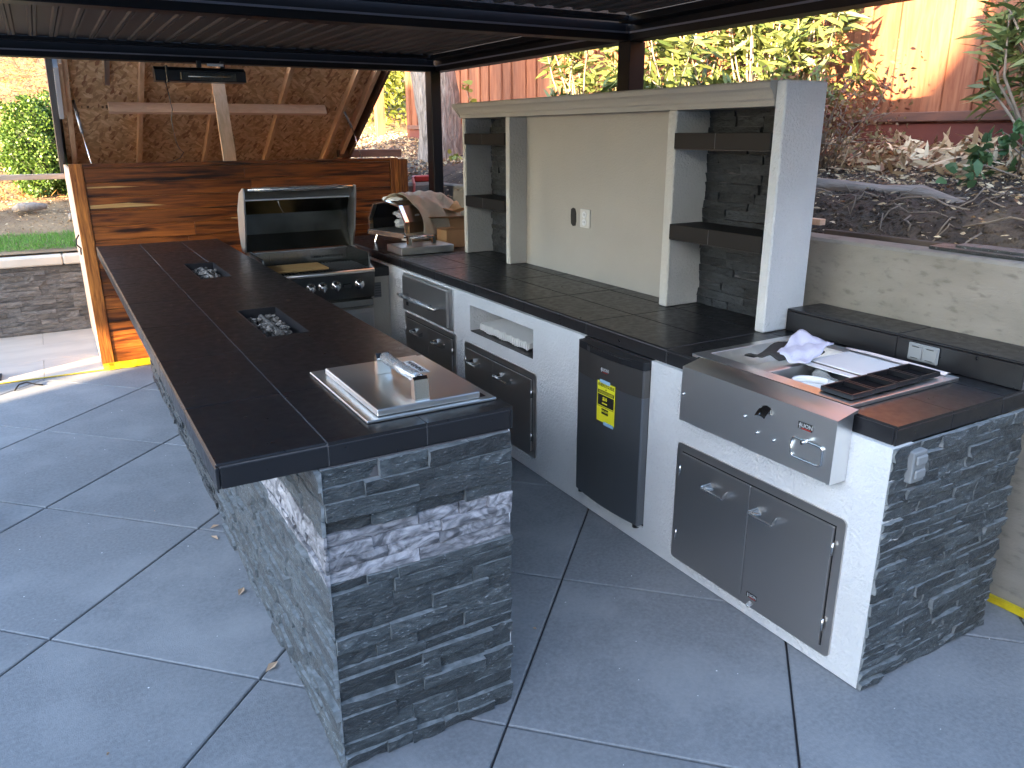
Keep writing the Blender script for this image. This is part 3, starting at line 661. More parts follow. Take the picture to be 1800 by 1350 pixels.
# ------------------------------------------------------------------ built-in units on the counter face
def badge(parent, x, y, z, w=.055, h=.022):
    b = MB().box(x-.0018, x, y-w/2, y+w/2, z-h/2, z+h/2, .0004).build('badge', INK, parent)
    text_mb('LION', h*.80, SILV, b, (x-.0022, y-w*.13, z+h*.08), (0, -1, 0), (0, 0, 1), 'lettering', .0003, bold=True)
    MB().box(x-.0026, x-.0019, y-w*.45, y+w*.20, z-h*.42, z-h*.30).build('underline', RED, b)
    lg = [(0, -.42), (.10, -.42), (.06, -.1), (.16, -.12), (.2, .02), (.1, .08), (.14, .3), (.04, .44), (-.08, .36), (-.12, .1), (-.2, .12), (-.16, 0), (-.08, -.05), (-.1, -.42)]
    MB().prism([(x-.0019, y+w*.36-a*h*.9, z+c*h) for a, c in lg], (-.0006, 0, 0)).build('emblem', SILV, b)
def pull(parent, x, y0, y1, z, out=.035):
    """bow handle: two fins and a bar, projecting to -x"""
    m = MB()
    for y, sg in ((y0, 1), (y1, -1)):
        a = [(x, y+sg*.012, z+.014), (x, y+sg*.030, z-.006), (x-out, y+sg*.006, z-.007), (x-out-.003, y, z+.004)]
        m.prism(a, (0, .0, .006)); m.prism([(x, y+sg*.010, z+.016), (x, y+sg*.012, z-.010), (x-out, y+sg*.001, z-.008), (x-out-.004, y+sg*.001, z+.006)], (0, sg*.006, 0))
    m.tube([(x-out, y0, z), (x-out, y1, z)], .0055, 8); return m.build('handle', STEELH, parent)
def rrect(y0, y1, z0, z1, r, n=4):
    pts = []
    for cy, cz, a0 in ((y1-r, z1-r, 0), (y0+r, z1-r, 90), (y0+r, z0+r, 180), (y1-r, z0+r, 270)):
        for k in range(n+1): a = math.radians(a0+90*k/n); pts.append((cy+r*math.cos(a), cz+r*math.sin(a)))
    return pts
def double_door(label, y0, y1, z0, z1, mid, handles, frame=.036, logo=False):
    d = thing('access_doors', label, 'cabinet doors', (WX, (y0+y1)/2, z0), group='stainless double access doors')
    MB().prism([(WX-.001, a, b) for a, b in rrect(y0, y1, z0, z1, .018)], (-.007, 0, 0)).build('frame', STEELD, d)
    f = frame
    for (a, b, hs, hy) in ((y0+f, mid-.0015, handles[1], y0+f), (mid+.0015, y1-f, handles[0], y1-f)):
        o = box('door', STEELD, d, WX-.019, WX-.0085, a, b, z0+f, z1-f, .0015)
        MB().box(WX-.0088, WX-.0082, a-.004, b+.004, z0+f-.004, z1-f+.004).build('shadow_gap', INK, d)
        pull(o, WX-.019, hs[0], hs[1], hs[2])
        for zz in (z0+f+.06, z1-f-.10): MB().tube([(WX-.017, hy+(-.004 if hy < mid else .004), zz), (WX-.017, hy+(-.004 if hy < mid else .004), zz+.045)], .0045, 8).build('hinge', STEELH, o, smooth=True)
        if logo and a < mid-.1: badge(o, WX-.0192, mid-.055, z0+f+.022, .05, .02)
    if logo: MB().tube([(WX-.012, mid-.048, z0+.022), (WX-.030, mid-.048, z0+.016)], [.010, .007], 8).build('latch_knob', CLEAR, d, smooth=True)
double_door('widest pair of dark steel cabinet doors directly under the cocktail station', -.628, .175, .052, .575, -.232, ((-.133, -.02, .455), (-.375, -.262, .455)), logo=True)
double_door('pair of dark steel cabinet doors under the open niche holding a foam tray', 1.272, 2.10, .09, .568, 1.723, ((1.875, 1.985, .462), (1.50, 1.66, .462)))
double_door('pair of dark steel cabinet doors under the warming drawer', 2.225, 3.03, .10, .575, 2.62, ((2.70, 2.85, .47), (2.35, 2.50, .47)))

wd = thing('warming_drawer', 'steel warming drawer with plastic wrapped bar handle under the counter edge', 'drawer', (WX, 2.64, .59))
box('frame', STEEL, wd, WX-.010, WX-.001, 2.255, 3.03, .590, .855, .002)
box('drawer_front', STEELD, wd, WX-.032, WX-.0105, 2.30, 3.00, .604, .838, .003)
wp = MB(); wp.grid(lambda u, v: (WX-.0335-.0012*math.sin(u*31+v*9)-.0008*math.sin(v*47), 2.302+.696*u, .606+.230*v), 24, 10)
for y in (2.40, 2.90): MB().box(WX-.085, WX-.032, y-.011, y+.011, .705, .729, .004).build('handle_bracket', STEELH, wd)
h = MB(); h.tube([(WX-.082, 2.36, .717), (WX-.082, 2.96, .717)], .011, 12); hb = h.build('handle', STEELH, wd, smooth=True)
s = MB(); s.tube([(WX-.082+random.uniform(-.001, .001), 2.44+.5*k/20, .717) for k in range(21)], [.015+random.uniform(-.002, .004) for k in range(21)], 12); s.build('plastic_wrap', CLEAR, hb, smooth=True)
box('switch', BLACKP, wd, WX-.036, WX-.0325, 2.90, 2.935, .640, .665, .001)

fr = thing('mini_fridge', 'charcoal mini fridge with yellow energy label built into the white counter', 'fridge', (WX+.2, .61, .09))
MB().box(WX+.004, 2.36, .378, .856, .09, .866).build('cabinet', BLACKP, fr)
def fdoor(z0, z1, m, nm):
    n = 6; pts = [(WX+.003, .375), (WX-.030, .375)]+[(WX-.030-.024*math.sin(math.pi*(.08+.84*k/n)), .381+.467*k/n) for k in range(n+1)]+[(WX-.030, .853), (WX+.003, .853)]
    return MB().prism([(a, b, z0) for a, b in pts], (0, 0, z1-z0)).build(nm, m, fr)
fdoor(.105, .700, mat('fridge_grey', (.20, .21, .225), rough=.34, metal=.85), 'door'); fdoor(.701, .822, mat('fridge_top_band', (.17, .16, .152), rough=.32, metal=.85), 'door_band'); fdoor(.823, .858, BLACKP, 'grip')
MB().prism([(WX-.058, .50, .826), (WX-.036, .42, .826), (WX-.036, .80, .826), (WX-.058, .73, .826)], (0, 0, .024)).build('grip_recess', BLACKP, fr)
MB().tube([(WX-.02, .40, .086), (WX-.02, .40, .10)], .016, 10).tube([(WX-.02, .83, .086), (WX-.02, .83, .10)], .012, 10).build('foot', BLACKP, fr)
box('hinge', STEELH, fr, WX-.028, WX-.004, .378, .41, .094, .102, .001)
badge(fr, WX-.0515, .625, .765, .058, .026)
LX = WX-.0555
lab = MB().box(LX-.0007, LX, .538, .668, .523, .712).build('energy_label', YEL, fr)
R_ = lambda y0, y1, z0, z1: (LX-.0013, LX-.0008, y0, y1, z0, z1)
MB().box(*R_(.544, .662, .656, .672)).box(*R_(.544, .662, .600, .652)).box(*R_(.583, .632, .562, .588)).box(*R_(.544, .662, .594, .5965)).build('label_panels', INK, lab)
text_mb('ENERGYGUIDE', .0205, INK, lab, (LX-.001, .603, .696), (0, -1, 0), (0, 0, 1), bold=True, depth=.0002, sx=.86)
MB().prism([(LX-.0012, .603, .6745), (LX-.0012, .597, .680), (LX-.0012, .609, .680)], (.0006, 0, 0)).box(LX-.0012, LX-.0008, .6023, .6037, .679, .690).build('label_arrow', INK, lab)
text_mb('$30', .022, YEL, lab, (LX-.0018, .610, .634), (0, -1, 0), (0, 0, 1), bold=True, depth=.0002)
text_mb('304 kWh', .015, YEL, lab, (LX-.0018, .607, .576), (0, -1, 0), (0, 0, 1), bold=True, depth=.0002)
lm = MB()
for k in range(3): lm.box(LX-.0019, LX-.0014, .550, .656, .6595+k*.004, .6608+k*.004)
lm.box(LX-.0019, LX-.0014, .592, .630, .611, .616)
lm.build('label_lines', YEL, lab)
MB().box(LX-.0016, LX-.0008, .575, .650, .706, .722).build('tape', BLUET, fr); MB().box(LX-.0016, LX-.0008, .545, .615, .512, .528).build('tape', BLUET, fr)

# ------------------------------------------------------------------ cocktail station
cs = thing('cocktail_station', 'stainless cocktail station with front apron, bottle opener and black condiment trays', 'bar station', (2.15, -.2, KT))
tz0, tz1 = KT+.001, .944
MB().box(1.905, 1.968, -.560, .165, tz0, tz1, .001).box(2.432, 2.490, -.560, .165, tz0, tz1, .001).box(1.9685, 2.4315, -.560, -.512, tz0, tz1, .001).box(1.9685, 2.4315, .128, .165, tz0, tz1, .001).box(1.9685, 2.4315, -.170, -.140, tz0, tz1, .001).build('top_rim', STEEL, cs)
for (y0, y1, zb, nm) in ((-.1395, .1275, .86, 'sink_basin'), (-.5115, -.1705, .76, 'ice_bin')):
    m = MB(); t = .002
    m.box(1.9685, 2.4315, y0, y0+t, zb, tz1-.002).box(1.9685, 2.4315, y1-t, y1, zb, tz1-.002).box(1.9685, 1.9705, y0+t, y1-t, zb, tz1-.002).box(2.4295, 2.4315, y0+t, y1-t, zb, tz1-.002).box(1.9685, 2.4315, y0, y1, zb-.002, zb-.0001); m.build(nm, STEEL, cs)
MB().prism([(1.8955, -.598, .944), (1.802, -.598, .922), (1.800, -.598, .708), (1.804, -.598, .706), (1.8765, -.598, .706), (1.8765, -.598, .93), (1.8955, -.598, .9315)], (0, .70, 0)).build('apron', STEEL, cs)
MB().box(1.8958, 1.9045, -.56, .125, .931, .9385).build('slot', INK, cs)
for (y, z) in ((-.228, .823), (-.290, .782), (-.364, .779), (.085, .816)): MB().tube([(1.8005, y, z), (1.795, y, z), (1.7935, y, z)], [.006, .005, .002], 10).build('screw', STEELH, cs, smooth=True)
bo = MB(); bo.prism([(1.7995, -.345, .862), (1.7995, -.301, .862), (1.7995, -.308, .886), (1.7995, -.323, .893), (1.7995, -.338, .886)], (-.004, 0, 0))
bo.grid(lambda u, v: (1.795-.030*v-.004*math.sin(v*3), -.345+.044*u, .886-.030*v+.006*math.sin(u*math.pi)), 6, 4); bo.build('bottle_opener', STEELH, cs)
tr_ = MB(); tr_.tube([(1.797, y, z) for y, z in rrect(-.560, -.440, .755, .822, .014)]+[(1.797, -.454+.014, .822-.014)], .004, 6)
tr_.build('towel_ring', STEELH, cs, smooth=True); MB().tube([(1.7995, -.497, .822), (1.775, -.497, .822)], .008, 10).build('ring_boss', STEELH, cs, smooth=True)
badge(cs, 1.7995, -.484, .868, .056, .024)
bd = thing('cutting_board', 'white cutting board resting over the ice bin of the cocktail station', 'cutting board', (2.3, -.28, .945))
MB().box(2.20, 2.425, -.405, -.152, .9455, .9535, .002).build('board', WHITEP, bd); MB().box(2.185, 2.1995, -.405, -.152, .9455, .9500, .001).build('dark_rim', BLACKP, bd); MB().box(2.150, 2.1845, -.405, -.152, .9455, .9500, .001).build('white_rim', WHITEP, bd)
for k in range(4):
    t = thing('condiment_tray', ['black condiment tray nearest the steel apron', 'second black condiment tray from the steel apron', 'third black condiment tray from the steel apron', 'black condiment tray farthest from the steel apron'][k], 'tray', (1.99+.118*k, -.47, .945), group='black condiment trays on the cocktail station')
    x0 = 1.945+.119*k; x1 = x0+.116; y0, y1 = -.533, -.410; z0, z1 = .946+.002*k, .964+.002*k
    m = MB(); m.box(x0, x0+.007, y0, y1, z0, z1, .002).box(x1-.007, x1, y0, y1, z0, z1, .002).box(x0+.007, x1-.007, y0, y0+.007, z0, z1, .002).box(x0+.007, x1-.007, y1-.007, y1, z0, z1, .002); m.build('rim', BLACKP, t)
    MB().box(x0+.004, x1-.004, y0+.004, y1-.004, z0-.0015 if k else z0-.0005, z0+.0008).build('tray_floor', MATTE, t)
def sheet(name, corners, mt, label, cat, amp=.006, thick=.0015, seed=0, nu=14, nv=12):
    rr = random.Random(seed); a = [rr.uniform(2, 9) for _ in range(6)]
    A, B, C_, D_ = [Vector(c) for c in corners]
    def f(u, v):
        p = (A*(1-u)+B*u)*(1-v)+(D_*(1-u)+C_*u)*v
        p.z += amp*(math.sin(a[0]*u+a[1]*v)+.6*math.sin(a[2]*u*1.5-a[3]*v*1.7)+.4*math.sin(a[4]*2*u+a[5]*2*v)); p.x += amp*.5*math.sin(a[3]*v*2); p.y += amp*.5*math.sin(a[2]*u*2); return p
    o = MB().grid(f, nu, nv).build(name, mt, None, smooth=True, label=label, cat=cat); md = o.modifiers.new('s', 'SOLIDIFY'); md.thickness = thick; return o
sheet('dark_cloth', [(2.36, .06, .950), (2.33, -.12, .955), (2.06, -.13, .962), (2.05, .03, .948)], DCLOTH, 'folded dark cloth lying in the steel sink basin of the cocktail station', 'cloth', .010, .006, 3)
sheet('white_cloth', [(2.36, .045, 1.0), (2.37, -.125, .985), (2.10, -.215, .962), (2.10, -.075, .968)], WCLOTH, 'crumpled white cloth draped over the rim of the cocktail station', 'cloth', .007, .003, 5)
sheet('paper_strip', [(2.45, -.115, .952), (2.475, -.125, .955), (2.475, -.535, .955), (2.45, -.53, .952)], mat('pinkish_paper', (.72, .62, .60), rough=.7), 'long strip of pinkish protective film behind the white cutting board', 'film strip', .0015, .001, 9)
sheet('plastic_bag', [(2.17, -.20, .92), (2.17, -.36, .92), (2.10, -.38, .84), (2.10, -.22, .84)], CLEAR, 'clear crinkled plastic bag in the ice bin beside a white bowl', 'plastic bag', .012, .001, 12)
bw = MB()
for (r0, z0_, r1, z1_) in ((.02, .85, .06, .862), (.06, .862, .085, .90), (.085, .90, .088, .925)):
    bw.grid(lambda u, v: (2.06+(r0+(r1-r0)*v)*math.cos(u*6.2832)*.8, -.30+(r0+(r1-r0)*v)*math.sin(u*6.2832), z0_+(z1_-z0_)*v), 24, 2)
o = bw.build('plastic_bowl', WHITEP, None, smooth=True, label='white plastic bowl sitting in the ice bin of the cocktail station', cat='bowl'); o.modifiers.new('s', 'SOLIDIFY').thickness = .002

# wrapped foam tray lying in the counter opening
ft = thing('foam_tray', 'white wrapped foam tray lying in the opening of the counter face', 'packaging', (2.08, 1.75, .641))
m = MB(); m.prism([(1.93, 1.44, .658), (1.93, 2.00, .658), (2.20, 2.02, .668), (2.20, 1.50, .668)], (0, 0, .032)); m.build('foam_slab', FOAM, ft)
for k in range(22):
    y = 1.445+k*.025; MB().box(1.917, 1.934, y, y+.014, .650+.004*math.sin(k), .694+.003*math.sin(k*2), .004).build('foam_ridge', FOAM, ft)
MB().prism([(1.95, 1.50, .6465), (1.95, 1.95, .6465), (2.18, 1.95, .6465), (2.18, 1.52, .6465)], (0, 0, .011)).build('foam_foot', FOAM, ft)
MB().tube([(2.19, 1.48, .718), (2.20, 1.60, .724), (2.19, 1.75, .720), (2.20, 1.93, .724)], [.022, .018, .024, .015], 10).build('wrapping', CLEAR, ft, smooth=True)

# ------------------------------------------------------------------ grill
gl = thing('gas_grill', 'built-in stainless gas grill with its hood open and chrome knobs', 'grill', (1.33, 3.5, .6))
m = MB(); m.prism([(.955, 3.235, .862), (.955, 3.165, .85), (.955, 3.205, .672), (.955, 3.235, .66)], (.757, 0, 0)); m.build('control_panel', mat('reflect_dark_steel', (.36, .355, .33), rough=.24, metal=1), gl)  # steel darkened in colour to hold the dark reflection of the bar
MB().tube([(.955, 3.175, .862), (1.712, 3.175, .862)], .014, 10).build('front_lip', STEEL, gl, smooth=True)
box('drip_tray_front', bpy.data.materials['reflect_dark_steel'], gl, .965, 1.702, 3.20, 3.235, .606, .655, .003)
MB().box(.965, .975, 3.236, 3.80, .62, .98).box(1.695, 1.705, 3.236, 3.80, .62, .98).box(.9755, 1.6945, 3.79, 3.80, .62, .98).box(.9755, 1.6945, 3.236, 3.79, .62, .63).build('firebox', bpy.data.materials['reflect_dark_steel'], gl)
MB().prism([(.952, 3.19, .874), (.952, 3.62, .874), (.952, 3.66, .985), (.952, 3.55, .985)], (.012, 0, 0)).prism([(1.706, 3.19, .874), (1.706, 3.62, .874), (1.706, 3.66, .985), (1.706, 3.55, .985)], (.012, 0, 0)).build('side_guard', STEEL, gl)
for k in range(30): MB().tube([(.99+k*.0242, 3.25, .868), (.99+k*.0242, 3.62, .868)], .005, 6).build('grate_bar', CHAR, gl)
box('rear_baffle', bpy.data.materials['reflect_dark_steel'], gl, .977, 1.693, 3.70, 3.712, .80, .978, .002)
for k in range(4): box('baffle_rib', STEELH, gl, 1.12+k*.10, 1.124+k*.10, 3.694, 3.6995, .885, .96, .001)
for k in range(12): box('vent_slot', INK, gl, 1.42+k*.021, 1.431+k*.021, 3.6965, 3.6995, .90, .915, 0)
box('warming_rack', STEELH, gl, 1.0, 1.67, 3.60, 3.69, .972, .980, .002)
box('wooden_board', mat('tan_board', (.46, .32, .13), (.38, .25, .10), scale=4, stretch=(1, 6, 6), rough=.6), gl, .985, 1.42, 3.27, 3.54, .876, .892, .004)
for k, x in enumerate((1.60, 1.432, 1.338, 1.256, 1.16, 1.06)):
    kn = MB(); kn.tube([(x, 3.186, .772), (x, 3.174, .770)], .034, 20).tube([(x, 3.174, .770), (x, 3.150, .766), (x, 3.146, .766)], [.024, .021, .016], 16); kb = kn.build('knob', STEELH, gl, smooth=True)
    MB().prism([(x-.004, 3.146, .745), (x+.004, 3.146, .745), (x+.004, 3.146, .789), (x-.004, 3.146, .789)], (0, -.010, 0)).build('knob_grip', STEELH, kb)
box('badge', INK, gl, 1.485, 1.54, 3.172, 3.182, .758, .776, .001)
hx0, hx1 = .945, 1.708
inner = [(3.63, .985), (3.665, 1.10), (3.65, 1.24), (3.60, 1.335)]
outer = [(3.60, 1.345), (3.50, 1.412), (3.52, 1.42), (3.62, 1.375), (3.72, 1.25), (3.735, 1.10), (3.68, .985)]
prof = inner+outer
m = MB()
for i in range(len(inner)-1):
    (a, b), (c, d) = inner[i], inner[i+1]; m.add([(hx0+.004, a, b), (hx1-.004, a, b), (hx1-.004, c, d), (hx0+.004, c, d)], [(0, 1, 2, 3)])
hd = m.build('hood_lining', mat('blotched_steel', (.13, .13, .115), (.05, .055, .045), scale=2.2, rough=.16, rough2=.3, metal=1, lo=.4, hi=.6), gl)  # blotches of two dark greenish grey tones
m = MB(); o_ = [(3.58, 1.345), (3.48, 1.405), (3.49, 1.425), (3.60, 1.385), (3.70, 1.27), (3.735, 1.12), (3.68, .985)]
for i in range(len(o_)-1):
    (a, b), (c, d) = o_[i], o_[i+1]; m.add([(hx0+.003, a, b), (hx1-.003, a, b), (hx1-.003, c, d), (hx0+.003, c, d)], [(0, 1, 2, 3)])
ob = m.build('hood', STEEL, gl); ob.modifiers.new('s', 'SOLIDIFY').thickness = .003
sp_ = [(3.60, .985), (3.54, 1.10), (3.50, 1.24), (3.47, 1.36), (3.465, 1.425), (3.49, 1.43), (3.61, 1.39), (3.71, 1.27), (3.74, 1.12), (3.70, .985)]
for x in (hx0-.010, hx1+.000): MB().prism([(x, a, b) for a, b in sp_], (.010, 0, 0)).build('hood_side', STEEL, gl)
hm = MB(); hm.tube([(hx0+.02, 3.455, 1.418), (hx1-.02, 3.455, 1.418)], .011, 10); h_ = hm.build('hood_handle', STEELH, gl, smooth=True)
s = MB(); s.tube([(hx0+.05+.66*k/30, 3.455, 1.418) for k in range(31)], [.0145+random.uniform(-.002, .004) for k in range(31)], 10); s.build('plastic_wrap', CLEAR, h_, smooth=True)
MB().box(hx0+.01, hx1-.01, 3.555, 3.60, 1.338, 1.348, .002).build('hood_lip', STEEL, gl)
MB().tube([(1.19, 3.588, 1.335), (1.20, 3.60, 1.29), (1.225, 3.625, 1.25), (1.235, 3.63, 1.235)], .003, 6).build('probe_wire', STEELH, gl, smooth=True)

# ------------------------------------------------------------------ burner cover, pizza oven, boxes on the far end of the counter
bc = thing('burner_cover', 'square stainless burner cover with bridge handle in front of the pizza oven', 'burner cover', (2.16, 3.39, KT))
box('cover', STEEL, bc, 1.952, 2.372, 3.246, 3.53, KT+.0015, .986, .003)
arch_handle(bc, 3.33, 2.035, 2.262, .987, 1.045, .012, .010, 'x', True)
ov = thing('pizza_oven', 'portable pizza oven on legs half covered by a plastic bag', 'pizza oven', (2.09, 3.86, KT), math.radians(-74.9))
op = [(-.245, .105), (-.245, .195), (-.17, .315), (0, .342), (.17, .315), (.245, .195), (.245, .105)]
def ring(y, s, z=0): return [(a*s, y, .1+(b-.1)*s+z) for a, b in op]
m = MB(); o1 = ring(0, 1); i1 = ring(0, .93, .006)
n = len(op)
for ya, yb in ((-.006, .03),):
    A = ring(ya, 1.0); B = ring(yb, 1.0); Ci = ring(ya, .925, .006); Di = ring(yb, .925, .006)
    m.add(A+B+Ci+Di, [(i, i+1, n+i+1, n+i) for i in range(n-1)]+[(2*n+i+1, 2*n+i, 3*n+i, 3*n+i+1) for i in range(n-1)]+[(i+1, i, 2*n+i, 2*n+i+1) for i in range(n-1)])
m.build('front_trim', STEELH, ov, local=True)
m = MB(); A = ring(.03, .985); B = ring(.42, .96); m.add(A+B, [(i, i+1, n+i+1, n+i) for i in range(n-1)]+[tuple(range(2*n-1, n-1, -1))]); m.build('shell', mat('bronze_shell', (.14, .09, .055), rough=.4, metal=.4), ov, local=True)
m = MB(); A = ring(.031, .92, .006); B = ring(.40, .90, .006); m.add(A+B, [(i+1, i, n+i, n+i+1) for i in range(n-1)]+[tuple(range(n, 2*n))]); m.build('oven_chamber', mat('oven_black', (.015, .015, .02), rough=.5), ov, local=True)
MB().box(-.245, .245, -.01, .42, .085, .108, .004).build('base', STEEL, ov, local=True)
MB().prism([(-.235, -.012, .108), (.235, -.012, .108), (.235, -.018, .072), (-.235, -.018, .072)], (0, -.006, 0)).build('door_shelf', STEELH, ov, local=True)
for x in (-.235, .235): MB().tube([(x, -.02, .088), (x, .004, .088)], .016, 12).build('pivot', STEELH, ov, local=True, smooth=True)
for x, y in ((-.19, .05), (.19, .05), (-.19, .36), (.19, .36)): MB().tube([(x, y, .086), (x*1.12, y-.02 if y < .2 else y+.02, .002)], .008, 8).build('leg', STEELH, ov, local=True)
MB().prism([(.10, .06, .084), (.235, .06, .084), (.235, .38, .084), (.10, .38, .084)], (0, 0, -.045)).build('gas_burner_box', STEEL, ov, local=True)
def lump(cx, cy, cz, rx, ry, rz, mt, name, parent, amp=.12, local=True, seed=1, **kw):
    r = random.Random(seed); a = [r.uniform(1.5, 5) for _ in range(8)]
    def f(u, v):
        th = u*2*math.pi; ph = v*math.pi
        k = 1+amp*(math.sin(a[0]*th if False else round(a[0])*th+a[1]*ph)+.6*math.sin(round(a[2])*2*th-a[3]*ph*2)+.4*math.sin(round(a[4])*3*th+a[5]*ph*4))
        return (cx+rx*k*math.sin(ph)*math.cos(th), cy+ry*k*math.sin(ph)*math.sin(th), max(cz+rz*k*math.cos(ph), .002) if local else cz+rz*k*math.cos(ph))
    return MB().grid(f, 40, 24).build(name, mt, parent, local=local, smooth=True, **kw)
bagr = thing('oven_bag', 'cloudy plastic bag pulled over the back of the pizza oven', 'plastic bag', (2.09, 3.86, KT), math.radians(-74.9))
def bagf(u, v):
    th = math.radians(-12+204*u); y = .13+.53*v; sq = 1.03-.50*max(0, (v-.65)/.35)**1.6
    w = .285*sq*(1+.06*math.sin(v*17+th*2)+.03*math.sin(v*41+th*7)); hgt = .275*sq*(1+.05*math.sin(v*13+th*5)+.02*math.sin(v*37-th*9))
    return (w*math.cos(th), y+.05*math.sin(th*1.0)*0-.05*u*(1-v), .10+hgt*max(math.sin(th), -.1)**.8 if math.sin(th) > 0 else .10+.1*math.sin(th))
bo_ = MB().grid(bagf, 44, 30).build('bag_film', BAGM, bagr, local=True, smooth=True); bo_.modifiers.new('s', 'SOLIDIFY').thickness = .002
lump(-.12, .16, .335, .13, .05, .028, FOAM, 'bag_fold', bagr, .06, seed=4)
gv = thing('oven_packing', 'grey plastic packing stuffed inside the pizza oven mouth', 'packing', (2.09, 3.86, KT), math.radians(-74.9))
lump(.08, .13, .235, .13, .07, .035, mat('grey_film', (.42, .40, .42), rough=.3, bump=.6, bscale=30, bdist=.01), 'packing_bag', gv, .10, seed=8); lump(.10, .12, .165, .12, .08, .035, mat('grey_film2', (.50, .49, .47), rough=.35, bump=.8, bscale=40, bdist=.01), 'packing_bag', gv, .12, seed=11)
def carton(label, x0, x1, y0, y1, z1, rz=0.0, fl=.05, grp='cardboard boxes beside the pizza oven', z0=None):
    z0 = KT+.001 if z0 is None else z0
    cx, cy = (x0+x1)/2, (y0+y1)/2; t = thing('cardboard_box', label, 'box', (cx, cy, z0), rz, grp); a, b, h = (x1-x0)/2, (y1-y0)/2, z1-z0; w = .003
    MB().box(-a, a, -b, -b+w, 0, h).box(-a, a, b-w, b, 0, h).box(-a, -a+w, -b+w, b-w, 0, h).box(a-w, a, -b+w, b-w, 0, h).box(-a, a, -b, b, 0, .003).build('carton', CARD, t, local=True)
    MB().prism([(-a, -b, h), (a, -b, h), (a, -b-fl, h+.02), (-a, -b-fl, h+.02)], (0, 0, .003)).build('flap', CARD, t, local=True)
    MB().prism([(-a, b, h), (a, b, h), (a*.9, b+fl*.3, h+fl), (-a*.9, b+fl*.3, h+fl)], (0, -.003, 0)).build('flap', CARD, t, local=True)
carton('small upright cardboard box standing in front of the other box', 2.40, 2.56, 3.44, 3.60, 1.062, .05, .01)
carton('wide open cardboard box behind the smaller upright box', 2.37, 2.72, 3.66, 3.90, 1.13, -.2, .07)
sheet('kraft_paper', [(2.46, 3.72, 1.17), (2.68, 3.60, 1.20), (2.66, 3.82, 1.235), (2.50, 3.85, 1.19)], mat('kraft_paper', (.62, .36, .16), rough=.8), 'crumpled brown kraft paper on top of the cardboard boxes', 'paper', .018, .001, 21)

# ------------------------------------------------------------------ concrete retaining wall
cw = thing('retaining_wall', 'low tan concrete retaining wall behind the kitchen counter', 'wall', (2.87, 1, 0))
MB().box(2.79, 2.95, -6, 2.6, 0, 1.315, .012).build('wall_run', CONC, cw); MB().box(3.125, 3.28, 2.6, 5.30, 0, 1.315, .012).build('wall_run', CONC, cw); MB().box(2.79, 3.125, 2.45, 2.6, 0, 1.312, .01).build('wall_run', CONC, cw)
MB().box(2.80, 3.28, 5.305, 5.46, 0, 1.312, .03).build('wall_run', CONC, cw); MB().box(2.80, 2.93, 5.46, 6.5, 0, 1.30, .01).build('wall_run', CONC, cw)
yt = MB(); 
for k in range(12): yt.box(2.771-random.random()*.002, 2.789, -1.8+k*.1, -1.8+k*.1+.1, .003, .032+random.uniform(-.006, .006))
yt.build('yellow_tape', YTAPE, None, label='strip of yellow masking tape along the foot of the tan retaining wall', cat='tape', group='yellow masking tape')
yt = MB()
_r = [(random.uniform(-.012, .012), random.uniform(-.006, .006)) for _ in range(17)]
yt.grid(lambda u, v: (-.02+.66*u, (4.66+_r[int(round(u*16))][0])*(1-v)+4.826*v, .006+.016*min(v*3, 1)+_r[int(round(u*16))][1]*math.sin(v*3.1)), 16, 5)
yt.build('yellow_tape', YTAPE, None, label='wide yellow masking tape along the foot of the teak wall', cat='tape', group='yellow masking tape')
yt = MB()
for k in range(30): yt.box(-3.0+k*.1, -2.9+k*.1, 4.688-.002*math.sin(k), 4.702+.002*math.sin(k*1.7), .003, .008)
yt.build('yellow_tape', YTAPE, None, label='thin yellow tape line along the joint between grey slabs and beige pavers', cat='tape', group='yellow masking tape')
sl = thing('slate_scraps', 'flat grey slate pieces stacked on top of the tan retaining wall', 'stone pieces', (2.92, -.5, 1.316))
for (a, b, c, d, z, t) in ((2.86, 3.02, -.62, -.13, 1.317, .012), (2.88, 2.99, -1.15, -.55, 1.330, .012), (2.85, 3.0, -1.3, -.66, 1.317, .012), (2.90, 3.01, -.50, -.22, 1.330, .010)):
    pts = [(a+random.uniform(-.01, .01), c, z), (a+.005, (c+d)/2, z), (a+random.uniform(0, .03), d, z), (b-.02, d+.01, z), (b, (c+d)/2+.05, z), (b-.01, c, z)]
    MB().prism(pts, (0, 0, t)).build('slate_piece', SLATE, sl)

# left stone-clad planter wall with cap
pw = thing('planter_wall', 'low stacked slate wall with pale stone cap in front of the lawn', 'wall', (-2, 6.4, 0))
MB().box(-6, 2.78, 6.335, 6.46, 0, .628).build('wall_core', GROUT, pw)
ledger(pw, 'y', 6.334, -2.6, .35, .004, .625, lambda z, _: SLATEB, .19, rh=(.036, .056), dep=(.008, .03), cap=280)
x = -5.2
while x < 2.7:
    x1 = min(x+.56, 2.78); MB().box(x+.0015, x1-.0015, 6.275, 6.60, .632, .716, .012).build('capstone', CAPM, pw); x += .56

